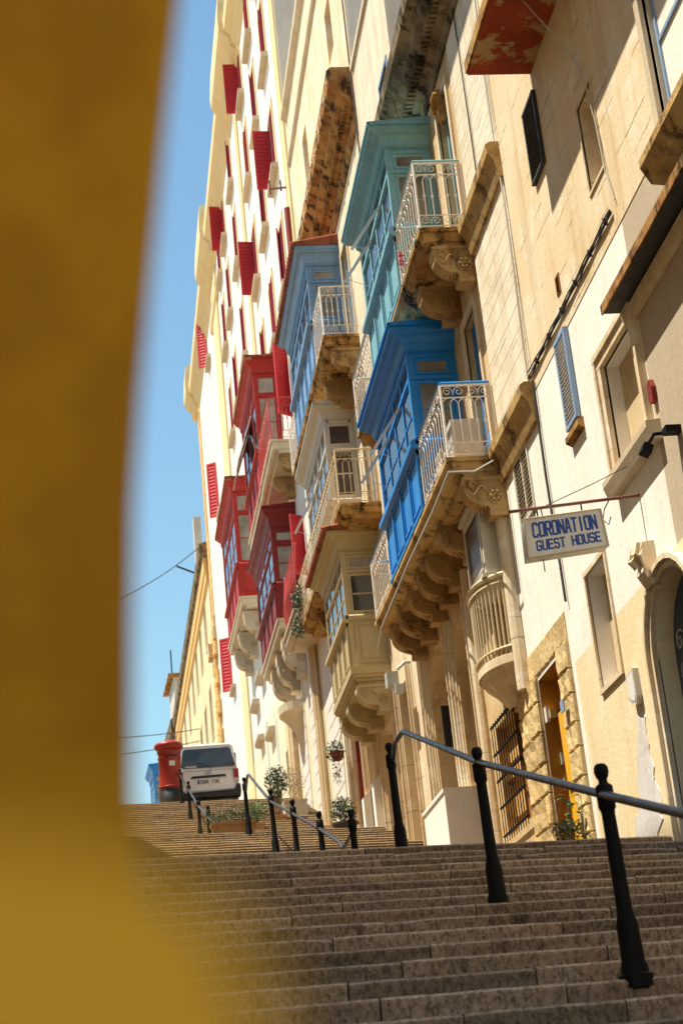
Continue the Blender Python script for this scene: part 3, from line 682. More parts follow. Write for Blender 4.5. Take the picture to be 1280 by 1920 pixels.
# two balconies: slab, brackets, white railings, enclosed timber box
def loc_brackets(house, b, ys, z, Xw=FX, me=None, xf=None):
    for y in ys:
        p = (Xw, y, z); p = xf(p) if xf else p
        inst('bracket', me or BR['a'], b, p)
sl = slab(bh, FX, 20.0, 27.2, 8.02, 4.28, M['slab'], label='long stone balcony slab on carved brackets')
loc_brackets(bh, sl, [20.02, 21.75, 22.92, 23.72, 24.62, 25.62, 26.52], 7.74)
enclosed_balcony(bh, 'bright blue enclosed timber balcony', 'blue', 21.9, 25.15, 4.30, 8.03, 9.04, 10.42, 10.78, 4.06, 4, rods=2)
railing('railing', [(4.97, 20.05), (4.32, 20.05), (4.32, 21.88)], 8.02, 9.03, M['iron'], sl, capmat=M['blue']); railing('railing', [(4.32, 25.18), (4.32, 27.15), (4.97, 27.15)], 8.02, 9.03, M['iron'], sl, capmat=M['blue'])
sl2 = slab(bh, FX, 20.0, 27.05, 11.32, 4.30, M['moss'], label='stained stone balcony slab on carved brackets')
loc_brackets(bh, sl2, [20.02, 21.15, 22.3, 23.5, 24.7, 25.9], 11.04)
enclosed_balcony(bh, 'turquoise enclosed timber balcony', 'teal', 21.75, 24.85, 4.32, 11.33, 12.30, 13.66, 13.98, 4.08, 4, rods=2)
railing('railing', [(4.97, 20.05), (4.33, 20.05), (4.33, 21.73)], 11.32, 12.33, M['iron'], sl2, capmat=M['teal']); railing('railing', [(4.33, 24.88), (4.33, 27.0), (4.97, 27.0)], 11.32, 12.33, M['iron'], sl2, capmat=M['teal'])
fl = MB()
for k in range(30):
    y, z, x = 21.3+rnd.gauss(0, .06), 11.55+rnd.gauss(0, .05), 4.26+rnd.gauss(0, .02); fl.lathe([(.001, 0), (.02, .01), (.001, .02)], (x, y, z), 5)
fl.build('potted_flowers', M['flower'], sl2)
# laundry / storage behind the white railing
bx = MB(); bx.box(4.5, 4.9, 20.5, 20.9, 8.05, 8.75); bx.box(4.45, 4.75, 21.1, 21.5, 8.05, 8.6); bx.build('stored_crate', M['side'], sl)
# pilasters and jamb mouldings of the ground floor
pm = MB()
for (y, zt) in ((23.02, 7.2), (24.50, 7.2), (24.74, 7.3), (26.80, 7.3), (27.12, 7.6)):
    for k, (dy, p) in enumerate(((0, .03), (.045, .07), (.10, .10), (.16, .05))): pm.box(FX-p, FX+.01, y+dy, y+dy+.042, 2.4, zt)
pm.build('jamb_moulding', M['cream'], bh)
MB().box(FX+1.3, FX+1.33, A1[0], A1[1], A1[2], A1[3]).build('passage_back', M['limeflat'], bh)
MB().box(FX+1.3, FX+1.33, A2[0], A2[1], A2[2], A2[3]).build('passage_back', M['limeflat'], bh)
MB().box(FX-.02, FX+.48, 25.95, 26.0, 5.6, 6.25).build('dark_fanlight', M['dark'], bh)
lw2 = MB(); lw2.box(4.53, 5.2, 24.1, 26.0, 2.8, 4.56); lw2.box(4.51, 5.2, 24.08, 26.02, 4.56, 4.61); lw2.build('low_wall', M['white'], bh)
gp = MB(); 
for i in range(9): gp.box(FX-.05, FX+.1, 27.02, 27.38, 4.2+.36*i, 4.2+.36*i+.345)
gp.build('stone_panel', M['side'], bh)
# window over the bow-fronted grille balcony
pc = MB(); pc.box(FX-.05, FX+.01, 20.15, 20.32, 5.0, 7.7); pc.tube([(FX-.04, 20.22, 5.0), (FX-.04, 20.22, 7.45)], .11, 12); MB().tube([(FX-.04, 22.9, 3.0), (FX-.04, 22.9, 7.45)], .08, 10).build('pilaster', M['cream'], bh); pc.build('pilaster', M['cream'], bh)
wf = MB(); by0, by1, bz0, bz1, bX = 20.42, 21.5, 6.58, 7.58, 4.70
frame(wf, bX, by0+.07, by1-.07, bz0+.07, bz1-.07, .07, .05, .0); frame(wf, bX, by0+.10, by1-.10, bz0+.12, bz1-.12, .025, .0, .018)
wf.box(bX+.05, FX, by0, by0+.03, bz0, bz1); wf.box(bX+.05, FX, by1-.03, by1, bz0, bz1); wf.box(bX-.05, FX, by0-.04, by1+.04, bz1, bz1+.05); wf.box(bX-.03, FX, by0-.02, by1+.02, bz1+.05, bz1+.12); wf.box(bX-.06, FX, by0-.05, by1+.05, bz0-.05, bz0)
wfo = wf.build('bay_window', M['offw'], bh); MB().box(bX+.02, bX+.03, by0+.07, by1-.07, bz0+.07, bz1-.07).build('pane', M['brownp'], wfo)
bw = MB(); c, a, p = 20.98, .80, .42
ell = [(FX-p*math.sin(math.pi*i/16), c-a*math.cos(math.pi*i/16)) for i in range(17)]
rows = [[(FX-(FX-x)*s, c+(y-c)*s, z) for x, y in ell] for s, z in ((.2, 4.95), (.55, 5.16), (.82, 5.28), (.88, 5.34), (1.0, 5.38), (1.0, 5.48), (.95, 5.50))]
bw.grid(rows); bw.poly(rows[-1]); bwo = bw.build('bow_balcony', M['cream'], bh)
rl = MB(); rl.tube([(x-.0, y, 6.50) for x, y in ell], .04, 6); rl.tube([(x, y, 6.42) for x, y in ell], .018, 5); rl.tube([(x, y, 5.58) for x, y in ell], .018, 5)
for i in range(1, 23):
    t = math.pi*i/23; x, y = FX-(p-.02)*math.sin(t), c-(a-.02)*math.cos(t); rl.tube([(x, y, 5.48), (x, y, 6.50)], .014, 5)
    for zc in (5.54, 6.46): rl.tube([(x-.0+.0, y+.028*math.cos(q), zc+.028*math.sin(q)) for q in [k*1.047 for k in range(7)]], .007, 4)
rl.build('railing', M['ironcream'], bwo)
MB().box(FX+.5, FX+.53, 20.4, 21.7, 5.50, 6.56).build('shade', M['brownp'], bwo)
# ground-floor iron grille
gb = MB()
for i in range(11): y = GR[0]+.02+(GR[1]-GR[0]-.04)*i/10; gb.tube([(4.93, y, GR[2]-.1), (4.93, y, GR[3]+.04)], .0075, 5)
for z in (GR[2], 3.95, 4.3, 4.65, GR[3]): gb.box(4.918, 4.942, GR[0]-.02, GR[1]+.02, z-.012, z+.012)
gbo = gb.build('window_grille', M['bollard'], bh); MB().box(FX+.14, FX+.17, *GR).build('window_back', M['orange'], gbo)
frm = MB(); frm.box(FX+.08, FX+.13, 21.5, 21.56, GR[2], GR[3]); frm.box(FX+.08, FX+.125, GR[0], GR[1], 4.25, 4.3); frm.box(FX+.08, FX+.12, 21.1, 21.4, 3.58, 4.2); frm.build('window_frame', M['rust'], gbo)
# ------------------------------------------------------------------ cream house with beige and grey-blue balconies
ch = tag(empty('cream_house', (FX, 32, zg(32))), 'tall cream stone house with beige and grey-blue enclosed balconies', 'building')
K1 = (28.7, 29.9, 2.5, 7.5); K2 = (30.7, 32.4, 3.5, 7.3); K3 = (33.35, 34.6, 3.8, 8.05); K4 = (35.0, 36.9, 3.8, 8.6)
cw1 = MB(); wall(cw1, FX, 27.4, 37.7, 1.5, 10.9, [K1, K2, K3, K4], .45); cw1.build('ground_floor_wall', M['cream'], ch)
V1 = (29.15, 29.95, 20.75, 22.0); V2 = (34.2, 35.0, 20.9, 22.2); GD = (30.15, 31.0, 14.7, 16.9); MD = (29.7, 30.8, 11.1, 13.6)
cw2 = MB(); wall(cw2, FX+.004, 27.4, 37.7, 10.9, 24.6, [V1, V2, GD, MD], .4); shell(cw2, FX+.004, 27.4, 37.7, 1.5, 24.6, 8.8); cw2.build('upper_wall', M['cream'], ch)
MB().box(FX+.02, FX+8.8, 27.36, 27.39, 18.99, 24.55).build('party_wall', M['side'], ch)
for v in (V1, V2): MB().box(FX+.4, FX+.43, *v).build('window_back', M['yellow'], ch)
sc = MB(); mould_y(sc, FX, 27.38, 37.6, [(.02, 23.1), (.07, 23.16), (.07, 23.24), (.02, 23.3)]); sc.build('string_course', M['sill'], ch)
sc = MB(); mould_y(sc, FX, 27.3, 37.6, [(.02, 24.4), (.12, 24.5), (.12, 24.66), (.0, 24.72)]); sc.build('parapet_coping', M['sill'], ch)
cn = MB(); mould_y(cn, FX, 27.5, 37.3, [(.03, 17.75), (.07, 17.82), (.07, 17.95), (.02, 17.98), (.02, 18.18), (.10, 18.22), (.14, 18.36), (.30, 18.46), (.31, 18.58), (.46, 18.70), (.48, 18.98), (.40, 19.06)])
for i in range(80): cn.box(4.80, 4.90, 27.55+.12*i, 27.61+.12*i, 18.24, 18.34)
cn.build('cornice', M['rust'], ch)
cg = MB(); rr = random.Random(4)
for i in range(26):   # pale flakes left on the fascia
    y = 27.7+9.3*i/26+rr.uniform(-.1, .1); s = rr.uniform(.05, .14); z = rr.uniform(18.72, 18.9)
    cg.prism([(y+s*rr.uniform(.5, 1.1)*math.cos(6.283*k/7), z+.6*s*rr.uniform(.5, 1.1)*math.sin(6.283*k/7)) for k in range(7)], 'x', 4.508, 4.54)
cg.build('lime_flakes', M['sill'], ch)
for d, col in ((GD, 'gblue'), (MD, 'offw')):
    fr = MB(); frame(fr, FX, *d, .09, .02, .03, False); fo = fr.build('door_surround', M['cream'], ch)
    lf = MB(); y0, y1, z0, z1 = d
    lf.box(FX+.08, FX+.13, y0, y0+.07, z0, z1); lf.box(FX+.08, FX+.13, y1-.07, y1, z0, z1); lf.box(FX+.08, FX+.13, y0+.07, y1-.07, z1-.1, z1); lf.box(FX+.08, FX+.13, (y0+y1)/2-.05, (y0+y1)/2+.05, z0, z1-.1)
    lf.build('door', M[col], fo); MB().box(FX+.1, FX+.11, y0+.07, y1-.07, z0, z1-.1).build('pane', M['gpane'], fo)
# top: grey-blue box
s3 = slab(ch, FX, 29.92, 37.3, 14.66, 4.30, M['moss'], label='rust-stained balcony slab below the grey-blue box')
loc_brackets(ch, s3, [29.95, 31.4, 33.0, 34.6, 36.2], 14.37)
enclosed_balcony(ch, 'grey-blue enclosed balcony with terracotta tiled roof', 'gblue', 31.45, 35.7, 4.32, 14.67, 15.72, 17.0, 17.42, 4.10, 5, tiled=True)
railing('railing', [(4.97, 29.97), (4.33, 29.97), (4.33, 31.43)], 14.66, 15.72, M['iron'], s3); railing('railing', [(4.33, 35.73), (4.33, 37.25), (4.97, 37.25)], 14.66, 15.72, M['iron'], s3)
# middle: glazed off-white box behind an iron railing
s4 = slab(ch, FX, 29.5, 37.3, 11.02, 4.22, M['moss'], label='ochre balcony slab under the off-white glazed box')
loc_brackets(ch, s4, [33.9, 35.6], 10.74)
enclosed_balcony(ch, 'off-white glazed balcony box with sloping roof board', 'offw', 31.8, 35.7, 4.40, 11.04, 11.95, 13.70, 14.02, 4.22, 5, rods=2, trans=.36, sidemat=M['brownp'], sidemat2=M['brownp'], pw=.05)
railing('railing', [(4.97, 29.55), (4.24, 29.55), (4.24, 37.2), (4.97, 37.2)], 11.02, 12.10, M['ironcream'], s4)
# lower: beige panelled box on deep brackets
lb = enclosed_balcony(ch, 'beige panelled enclosed balcony with terracotta tiled roof', 'beige', 30.4, 33.4, 4.28, 8.10, 9.12, 10.42, 10.80, 4.03, 4, tiled=True, trans=.33, sidemat=M['glass'])
bt = MB()
for k, (o, za, zb) in enumerate(((.03, 8.02, 8.10), (.0, 7.96, 8.02), (-.06, 7.9, 7.96), (-.1, 7.82, 7.9))): bt.box(4.28-o, FX, 30.4-o, 33.4+o, za, zb)
bt.build('base_moulding', M['beige'], lb)
big = bracket_mesh(.66, .48, .30, M['beige'])
loc_brackets(ch, lb, [30.45, 31.9, 33.0], 7.82, me=big)
cu_ = MB()
for i in range(6): cu_.prism([(4.62+.03*i, 9.2), (4.66+.03*i, 9.2), (4.65+.03*i, 9.95), (4.63+.03*i, 9.95)], 'y', 30.47+.01*(i % 2), 30.49+.01*(i % 2))
cu_.build('curtain', M['curtain'], lb)
# ground floor doors and piers
pm = MB()
for (y, zt) in ((28.45, 7.7), (29.95, 7.7), (30.42, 7.5), (32.45, 7.5), (33.1, 8.2), (34.65, 8.2), (34.85, 8.75), (36.95, 8.75)):
    for dy, p in ((0, .03), (.05, .08), (.11, .05)): pm.box(FX-p, FX+.01, y+dy, y+dy+.045, 2.6, zt)
pm.build('jamb_moulding', M['cream'], ch)
pd = MB()
for y in (33.05, 34.62): pd.box(FX-.16, FX+.02, y-.02, y+.28, 4.0, 6.55); pd.prism([(FX+.02, 6.55), (FX-.16, 6.55), (FX+.02, 6.72)], 'y', y-.02, y+.28)
pd.build('pedestal', M['white'], ch)
for k, mt in ((K1, 'tan'), (K2, 'ochre'), (K3, 'ochre'), (K4, 'tan')):
    MB().box(FX+.42, FX+.46, *k).build('door', M[mt], ch)
dk = MB(); dk.box(FX+.1, FX+.41, 36.84, 36.89, 4, 8.5); dk.build('door_leaf', M['maroon'], ch)
hk = MB(); hk.box(4.55, 4.75, 28.2, 28.45, 7.2, 7.45); hk.box(4.66, 4.8, 28.1, 28.25, 7.05, 7.2); hk.tube([(4.75, 28.3, 7.5), (4.9, 28.3, 7.62), (5, 28.3, 7.62)], .03, 6); hk.build('equipment_box', M['greybox'], ch)

# ------------------------------------------------------------------ big white building with red shutters
def xf5(p): return (p[0]-.013*(p[1]-37.7), p[1], p[2])
def X5(Y): return FX-.013*(Y-37.7)
wb = tag(empty('shuttered_building', (X5(56), 56, zg(56))), 'tall white building with red shutters, yellow bands and red balconies', 'building')
rowsz = [31.0, 28.0, 24.52, 21.05, 17.6, 14.15]; colsY = [39.85, 42.95, 46.0, 51.2, 54.9, 57.6]; WW, WH = 1.15, 1.95
box_spots = [(43.0, 48.6, 15.6, 21.0), (42.2, 48.5, 11.5, 16.3), (51.2, 59.3, 15.8, 21.2), (38.2, 43.0, 15.5, 18.6), (37.8, 42.6, 11.2, 15.6)]
wins = [(y, z) for y in colsY for z in rowsz if not any(a-1.2 < y < b and c-2 < z < d for a, b, c, d in box_spots)]
wins += [(52.2, 11.6), (55.8, 12.2)]
holes = [(y, y+WW, z, z+WH) for y, z in wins]
b5 = MB(xf5); wall(b5, FX, 37.7, 75.4, 12.9, 34.0, [h for h in holes if h[2] > 12.9], .22); shell(b5, FX, 37.7, 75.4, 5, 34.6, 9); b5.build('wall', M['b5'], wb)
DG = [(46.95, 47.75, 8, 11.2), (49.1, 49.8, 8, 10.9), (52.6, 53.5, 8, 11)]
b5 = MB(xf5); wall(b5, FX-.02, 37.7, 75.4, 5, 12.9, [h for h in holes if h[2] < 12.9 and h[3] < 14]+DG if False else DG, .3); b5.build('ground_floor_wall', M['b5cream'], wb)
for d in DG: MB(xf5).box(FX+.24, FX+.27, *d).build('door', M['tan'], wb)
MB(xf5).box(FX+.01, FX+8.9, 37.66, 37.698, 21, 34.59).build('party_wall', M['side'], wb)
# shared window pieces in local coordinates (origin: near lower corner of the opening on the wall face)
mb = MB(); frame(mb, 0, 0, WW, 0, WH, .13, .01, .035, False); win_me = mb.mesh('window', M['yellow'])
mb = MB(); mb.prism([(.02, -.13), (-.17, -.12), (-.19, -.07), (-.19, 0), (.02, .02)], 'y', -.24, WW+.24); sill_me = mb.mesh('sill', M['sill'])
def leaf_mesh(wd, h, n, mat):
    m1 = MB(); e = .07
    m1.box(-.02, .02, 0, e, 0, h); m1.box(-.02, .02, wd-e, wd, 0, h); m1.box(-.02, .02, e, wd-e, 0, e); m1.box(-.02, .02, e, wd-e, h-e, h)
    louvres(m1, ('x', 0), e, wd-e, e, h-e, .03, n); m1.box(.004, .008, e, wd-e, e, h-e); return m1.mesh('shutter', mat)
leaf = leaf_mesh(WW/2, WH, 14, M['redsh']); leafm = leaf_mesh(WW/2, WH, 14, M['redclosed']); leafw = leaf_mesh(.44, 2.15, 15, M['redsh'])
open_w = {(39.85, 24.52): 1, (46.0, 31.0): 1, (46.0, 24.52): 1, (54.9, 31.0): 1, (54.9, 27.99): 1}
for y, z in wins:
    if z < 13: continue
    p = Vector(xf5((FX, y, z))); wo = inst('window', win_me, wb, p); inst('sill', sill_me, wo, p)
    op = open_w.get((y, z), 0)
    MB(xf5).box(FX+.20, FX+.23, y, y+WW, z, z+WH).build('shade', M['dark'], wo)
    a1 = R(12) if not op else R(100); a2 = R(-10) if not op else R(-96)
    inst('shutter', leafm, wo, (p.x+.01, y+.01, z), (0, 0, R(3)))
    o = inst('shutter', leaf if op else leafm, wo, (p.x-.0, y+WW-.01, z), (0, 0, math.pi-(R(rnd.uniform(5, 12)) if not op else R(rnd.uniform(70, 95)))), (1, .82 if op else 1, .94 if op else 1))
# shutters folded back on the far bay
for (z, h) in ((31.5, 2.2), (24.7, 2.4), (17.3, 2.2)):
    Y = 66.9; p = xf5((FX-.03, Y+.0, z)); inst('shutter', leafw, wb, p, (0, 0, R(58)), (1, 1, h/2.15))
    so = MB(xf5); so.box(FX-.15, FX, 65.4, 67.4, z-.30, z-.16); 
    p = xf5((FX, 65.7, z-.1)); inst('sill', sill_me, wb, p)
# yellow vertical bands, cornice and parapet piers
bd = MB(xf5)
for (a, b, p) in ((37.72, 38.25, .05), (38.45, 38.6, .03), (48.35, 48.75, .06), (49.15, 49.3, .03), (60.2, 62.6, .07)): bd.box(FX-p, FX+.01, a, b, 9, 33.2)
bd.build('yellow_band', M['yellow'], wb)
cn = MB(xf5); mould_y(cn, FX, 37.5, 75.8, [(.02, 32.7), (.08, 32.8), (.08, 33.0), (.20, 33.15), (.22, 33.4), (.40, 33.6), (.42, 33.95), (.1, 34.1)])
for (a, b) in ((46.4, 51.0), (59.6, 63.4), (74.2, 76.0)): mould_y(cn, FX, a, b, [(.1, 32.9), (.24, 33.0), (.26, 33.3), (.44, 33.5), (.56, 33.7), (.58, 34.1), (.5, 35.0)])
cn.build('cornice', M['yellow'], wb)
cn = MB(xf5); mould_y(cn, FX, 59.6, 63.4, [(.06, 31.2), (.12, 31.3), (.16, 31.6), (.10, 31.8)]); cn.build('band_capital', M['yellow'], wb)
# far corner quoins: smooth above, rusticated below
qm = [rough_stone(1, 1, .06, 50+k, M['orange'], 'quoin', .004) for k in range(3)]; qr = [rough_stone(1, 1, .12, 60+k, M['orange'], 'quoin', .02) for k in range(3)]
z = 22.6; i = 0
while z < 32.5: p = xf5((FX-.0, 73.9, z)); inst('quoin', qm[i % 3], wb, p, scale=(1, 1.45, .56)); z += .58; i += 1
z = 9.5; i = 0
while z < 21.4: wd = 1.9 if i % 2 else 1.35; p = xf5((FX, 75.35-wd, z)); inst('quoin', qr[i % 3], wb, p, scale=(1.5, wd, .60)); z += .66; i += 1
cb = MB(xf5); cb.box(FX-.16, FX, 73.6, 75.5, 21.5, 22.0); cb.box(FX-.10, FX, 73.7, 75.5, 22.0, 22.6); cb.box(FX-.34, FX, 74.6, 75.6, 20.9, 21.5); cb.build('corner_block', M['limeflat'], wb)
# rustication of the near ground floor
rs = []
mb = MB(); rows = [[(.02, 0, 0), (.02, 1, 0), (.02, 1, 1), (.02, 0, 1)], [(-.03, .004, .06), (-.03, .996, .06), (-.03, .996, .97), (-.03, .004, .97)]]; mb.grid(rows, True); mb.poly(rows[1]); rs_me = mb.mesh('stone', M['b5'])
for (a, b) in ((38.0, 40.7), (41.3, 44.3), (44.3, 46.3)):
    z = 7.2
    while z < 12.8: inst('stone', rs_me, wb, xf5((FX-.02, a, z)), scale=(1, b-a-.01, .385)); z += .40
for y, r_ in ((46.6, .09), (41.0, .12), (40.7, .05)): MB(xf5).tube([(FX-.12, y, 7), (FX-.12, y, 15 if y > 46 else 12.4)], r_, 8).build('drainpipe', M['tan'], wb)
MB(xf5).tube([(FX-.1, 38.05, 19.0), (FX-.1, 38.05, 22.2)], .09, 8).build('drainpipe', M['maroon'], wb)
# red enclosed balconies
def red_box(label, col, Yn, Yf, z0, zl, zt, zr, rods=0, zslab=None, tiled=True):
    s = slab(wb, FX, Yn-.15, Yf+.3, z0, 4.26, M['sill'], xf5, t=.22, label='stone slab under the '+label)
    b = enclosed_balcony(wb, label, col, Yn, Yf, 4.30, z0+.01, zl, zt, zr, 4.12, 4, xf=xf5, tiled=False, rods=rods, panels=True, sidemat=M['gpane'])
    if tiled:
        t = MB(xf5); k = int((Yf-Yn+.4)/.2)
        for i in range(k): t.box(4.07, 4.3, Yn-.2+.2*i, Yn-.2+.2*i+.12, zr-.12, zr+.02)
        t.box(4.09, FX, Yn-.2, Yf+.2, zr-.02, zr+.03)
        t.build('tiled_eaves', M['tile'], b)
    return s, b
s, b = red_box('red enclosed balcony high on the white building', 'red', 43.9, 48.2, 17.0, 18.1, 20.4, 20.85, rods=2)
railing('railing', [(4.97, 40.6), (4.28, 40.6), (4.28, 43.8)], 17.0, 18.15, M['ironred'], s, xf=xf5)
sx = slab(wb, FX, 40.55, 43.75, 16.98, 4.24, M['sill'], xf5, .22, 'pale balcony slab with red railing')
loc_brackets(wb, sx, [40.7, 42.3, 45, 47], 16.6, xf=xf5)
rl = MB(xf5); rl.tube([(4.28, 40.58, 18.2), (4.28, 43.8, 18.2)], .03, 6); rl.build('handrail_cap', M['maroon'], s)
lfr = leaf_mesh(.8, 2.0, 24, M['redsh'])
inst('shutter', lfr, wb, xf5((FX-.03, 41.3, 17.9)), (0, 0, R(127)), (1, .6, 1)); inst('shutter', lfr, wb, xf5((FX-.03, 41.2, 13.5)), (0, 0, R(120)), (1, .5, .8))
s, b = red_box('dark maroon enclosed balcony over the plant railing', 'maroon', 42.75, 47.6, 12.85, 13.85, 15.4, 15.95, tiled=False)
loc_brackets(wb, s, [43.0, 44.6, 46.2], 12.45, xf=xf5, me=bracket_mesh(.62, 1.0, .45, M['sill']))
s, b = red_box('farther red enclosed balcony with striped eaves', 'red', 53.0, 58.6, 16.75, 17.9, 20.4, 20.85)
loc_brackets(wb, s, [53.2, 55.6, 57.8], 16.35, xf=xf5, me=bracket_mesh(.62, .8, .4, M['sill']))
cv = MB(xf5)   # curved red railing beside the maroon box
for i in range(15):
    t = i/14; y = 38.3+2.8*t; xo = 4.36-.10*math.sin(math.pi*t)
    cv.tube([(xo, y, 11.9), (xo-.10*math.sin(1.0), y, 12.4), (xo, y, 13.2+.18*math.cos(6*t))], .014, 4)
cv.tube([(4.36-.10*math.sin(math.pi*i/20), 38.3+2.8*i/20, 13.2+.18*math.cos(.3*i)) for i in range(21)], .03, 5); cv.tube([(4.36-.10*math.sin(math.pi*i/20), 38.3+2.8*i/20, 11.92) for i in range(21)], .02, 5)
s = slab(wb, FX, 38.1, 41.4, 11.9, 4.22, M['sill'], xf5, .22, 'small balcony with curved red railing'); cv.build('railing', M['ironred'], s)
bb = MB(xf5); c0, a0, p0 = 45.4, 1.0, .62
ell = [(FX-p0*math.sin(math.pi*i/12), c0-a0*math.cos(math.pi*i/12)) for i in range(13)]
rows = [[(FX-(FX-x)*q, c0+(y-c0)*q, z) for x, y in ell] for q, z in ((.1, 9.9), (.35, 10.5), (.7, 10.8), (.95, 10.95), (1, 11.15))]
bb.grid(rows); bb.poly(rows[-1]); bo = bb.build('corbelled_balcony', M['b5cream'], wb)
for y, z in ((52.2, 12.3), (55.8, 12.9), (54.0, 14.6), (56.6, 14.3)):
    o = MB(xf5); o.prism([(FX, z-.2), (FX-.20, z-.16), (FX-.24, z-.08), (FX-.24, z), (FX, z+.03)], 'y', y, y+1.4); o.build('window_hood', M['sill'], wb)
for y, z in ((51.5, 10.4), (54.6, 11.0)): MB(xf5).box(FX-.03, FX+.02, y, y+.6, z, z+2).build('window', M['side'], wb)

# ------------------------------------------------------------------ farther buildings
def xf6(p): return (p[0]-.019*(p[1]-75.4), p[1], p[2])
fb = tag(empty('far_building', (4.4, 90, zg(90))), 'cream building with heavy rust-brown eaves beyond the white one', 'building')
hl = [(y, y+1.2, z, z+2.3) for y in (78.5, 82.5, 86.5, 90.5, 95, 100, 105) for z in (22.6, 18.3, 14)]
f6 = MB(xf6); wall(f6, 4.45, 75.5, 109, 9, 26.2, hl, .25); shell(f6, 4.45, 75.5, 109, 9, 26.2, 9); f6.build('wall', M['b6'], fb)
for h in hl:
    o = MB(xf6); frame(o, 4.45, *h, .1, 0, .03); wo = o.build('window', M['sill'], fb); MB(xf6).box(4.63, 4.66, *h).build('shutter', M['side'], wo)
cn = MB(xf6); mould_y(cn, 4.45, 75.5, 109, [(.02, 24.7), (.10, 24.85), (.10, 25.2), (.16, 25.3), (.18, 25.9)]); cn.build('eaves', M['orange'], fb)
cn = MB(xf6); mould_y(cn, 4.45, 75.3, 109.2, [(.14, 25.92), (.30, 26.05), (.34, 26.5), (.0, 26.6)]); cn.build('gutter', M['black'], fb)
MB(xf6).box(4.15, 4.5, 78.2, 78.9, 26.6, 28.9).build('chimney', M['side'], fb)
MB(xf6).tube([(4.3, 80, 26.6), (3.3, 79.8, 27.0)], .05, 5).build('flagpole', M['cable'], fb)
def xf7(p): return (p[0]-.05*(p[1]-109), p[1], p[2])
f7 = tag(empty('distant_house', (3.4, 118, zg(118))), 'distant pale house with flat roof slab and blue box behind the pillar box', 'building')
m7 = MB(xf7); wall(m7, 3.72, 109.2, 124, 12, 27.4, [(112, 113.2, 22, 24.5), (117, 118.2, 22, 24.5)], .3); shell(m7, 3.72, 109.2, 124, 12, 27.4, 6); m7.build('wall', M['b5cream'], f7)
MB(xf7).box(3.45, 8, 109.5, 115, 29.6, 29.75).build('roof_slab', M['rust'], f7); MB(xf7).box(3.8, 7, 110, 114, 27.4, 29.6).build('roof_room', M['side'], f7)
cn = MB(xf7); mould_y(cn, 3.72, 109.2, 124, [(.02, 25.6), (.3, 25.9), (.34, 26.6), (.0, 26.9)]); cn.build('cornice', M['black'], f7)
MB(xf7).tube([(3.9, 112, 29.7), (3.9, 112, 32)], .05, 5).build('aerial_mast', M['cable'], f7)
enclosed_balcony(f7, 'pale blue box balcony of the distant house', 'blue', 118.5, 122.5, 2.75, 21.6, 23.2, 25.1, 25.8, 2.45, 3, Xw=3.75, xf=xf7)
slab(f7, 3.75, 118.3, 122.7, 21.6, 2.65, M['sill'], xf7)
# buildings on the left side, whose roofs shade the lower flight
lh = tag(empty('left_house', (-3.6, 8, zg(8))), 'tall ochre house on the left, out of the picture', 'building')
hl = [(y, y+1.1, z, z+2) for y in (-3, 0.5, 4, 7.5, 11, 14.5, 17.4) for z in (4, 8, 12, 16, 20)]
ml = MB(lambda p: (-p[0], p[1], p[2])); wall(ml, 3.6, -6, 20.4, -5, 23.7, hl, .25); shell(ml, 3.6, -6, 20.4, -5, 23.7, 9); ml.build('wall', M['tan'], lh)
for h in hl: MB(lambda p: (-p[0], p[1], p[2])).box(3.78, 3.82, *h).build('window', M['gpane'], lh)
l2 = tag(empty('left_terrace', (-3.6, 34, zg(34))), 'lower cream terrace on the left, out of the picture', 'building')
hl = [(y, y+1.1, z, z+2) for y in (22, 25.5, 29, 32.5, 36, 39.5, 43) for z in (7.5, 11)]
ml = MB(lambda p: (-p[0], p[1], p[2])); wall(ml, 3.6, 20.4, 60, 0, 15.5, hl, .25); shell(ml, 3.6, 20.4, 60, 0, 15.5, 9); ml.build('wall', M['cream'], l2)
for h in hl: MB(lambda p: (-p[0], p[1], p[2])).box(3.78, 3.82, *h).build('window', M['gpane'], l2)

# ------------------------------------------------------------------ ochre gateway close to the camera
gw = tag(empty('gateway', (-.6, 1.15, zg(1.15))), 'blurred ochre gateway wall filling the left edge, close to the viewer', 'wall')
ed = [(-.002, -2.2), (.001, .198), (.006, .30), (.011, .379), (.019, .45), (.027, .51), (.036, .575), (.048, .66), (.062, .75), (.09, .9), (.14, 1.1), (.22, 1.3), (-2.2, 1.3), (-2.2, -2.2)]
ed = [(x*.72+.0045 if x > -1 else x, z*.72 if -2 < z < 1.2 else z) for x, z in ed]
A_ = [(x, .72, z) for x, z in ed]; B_ = [(x-.12 if x > -1 else x, 1.1, z) for x, z in ed]
MB().poly(A_).poly(B_).grid([A_, B_], True).build('pier', M['wallnear'], gw)
pp = tag(empty('parapet', (-.4, .32, zg(.3))), 'blurred golden low parapet at the lower left corner', 'wall')
pq = [(-1.4, -2.2), (.018, -2.2), (.0185, .014), (.0165, .027), (.0105, .036), (.0, .042), (-.03, .0475), (-.2, .052), (-1.4, .06)]
pq = [(x*.72 if x > -1 else x, z*.72 if z > -1 else z) for x, z in pq]
MB().prism(pq, 'y', .18, .34).build('coping', M['plinth'], pp)
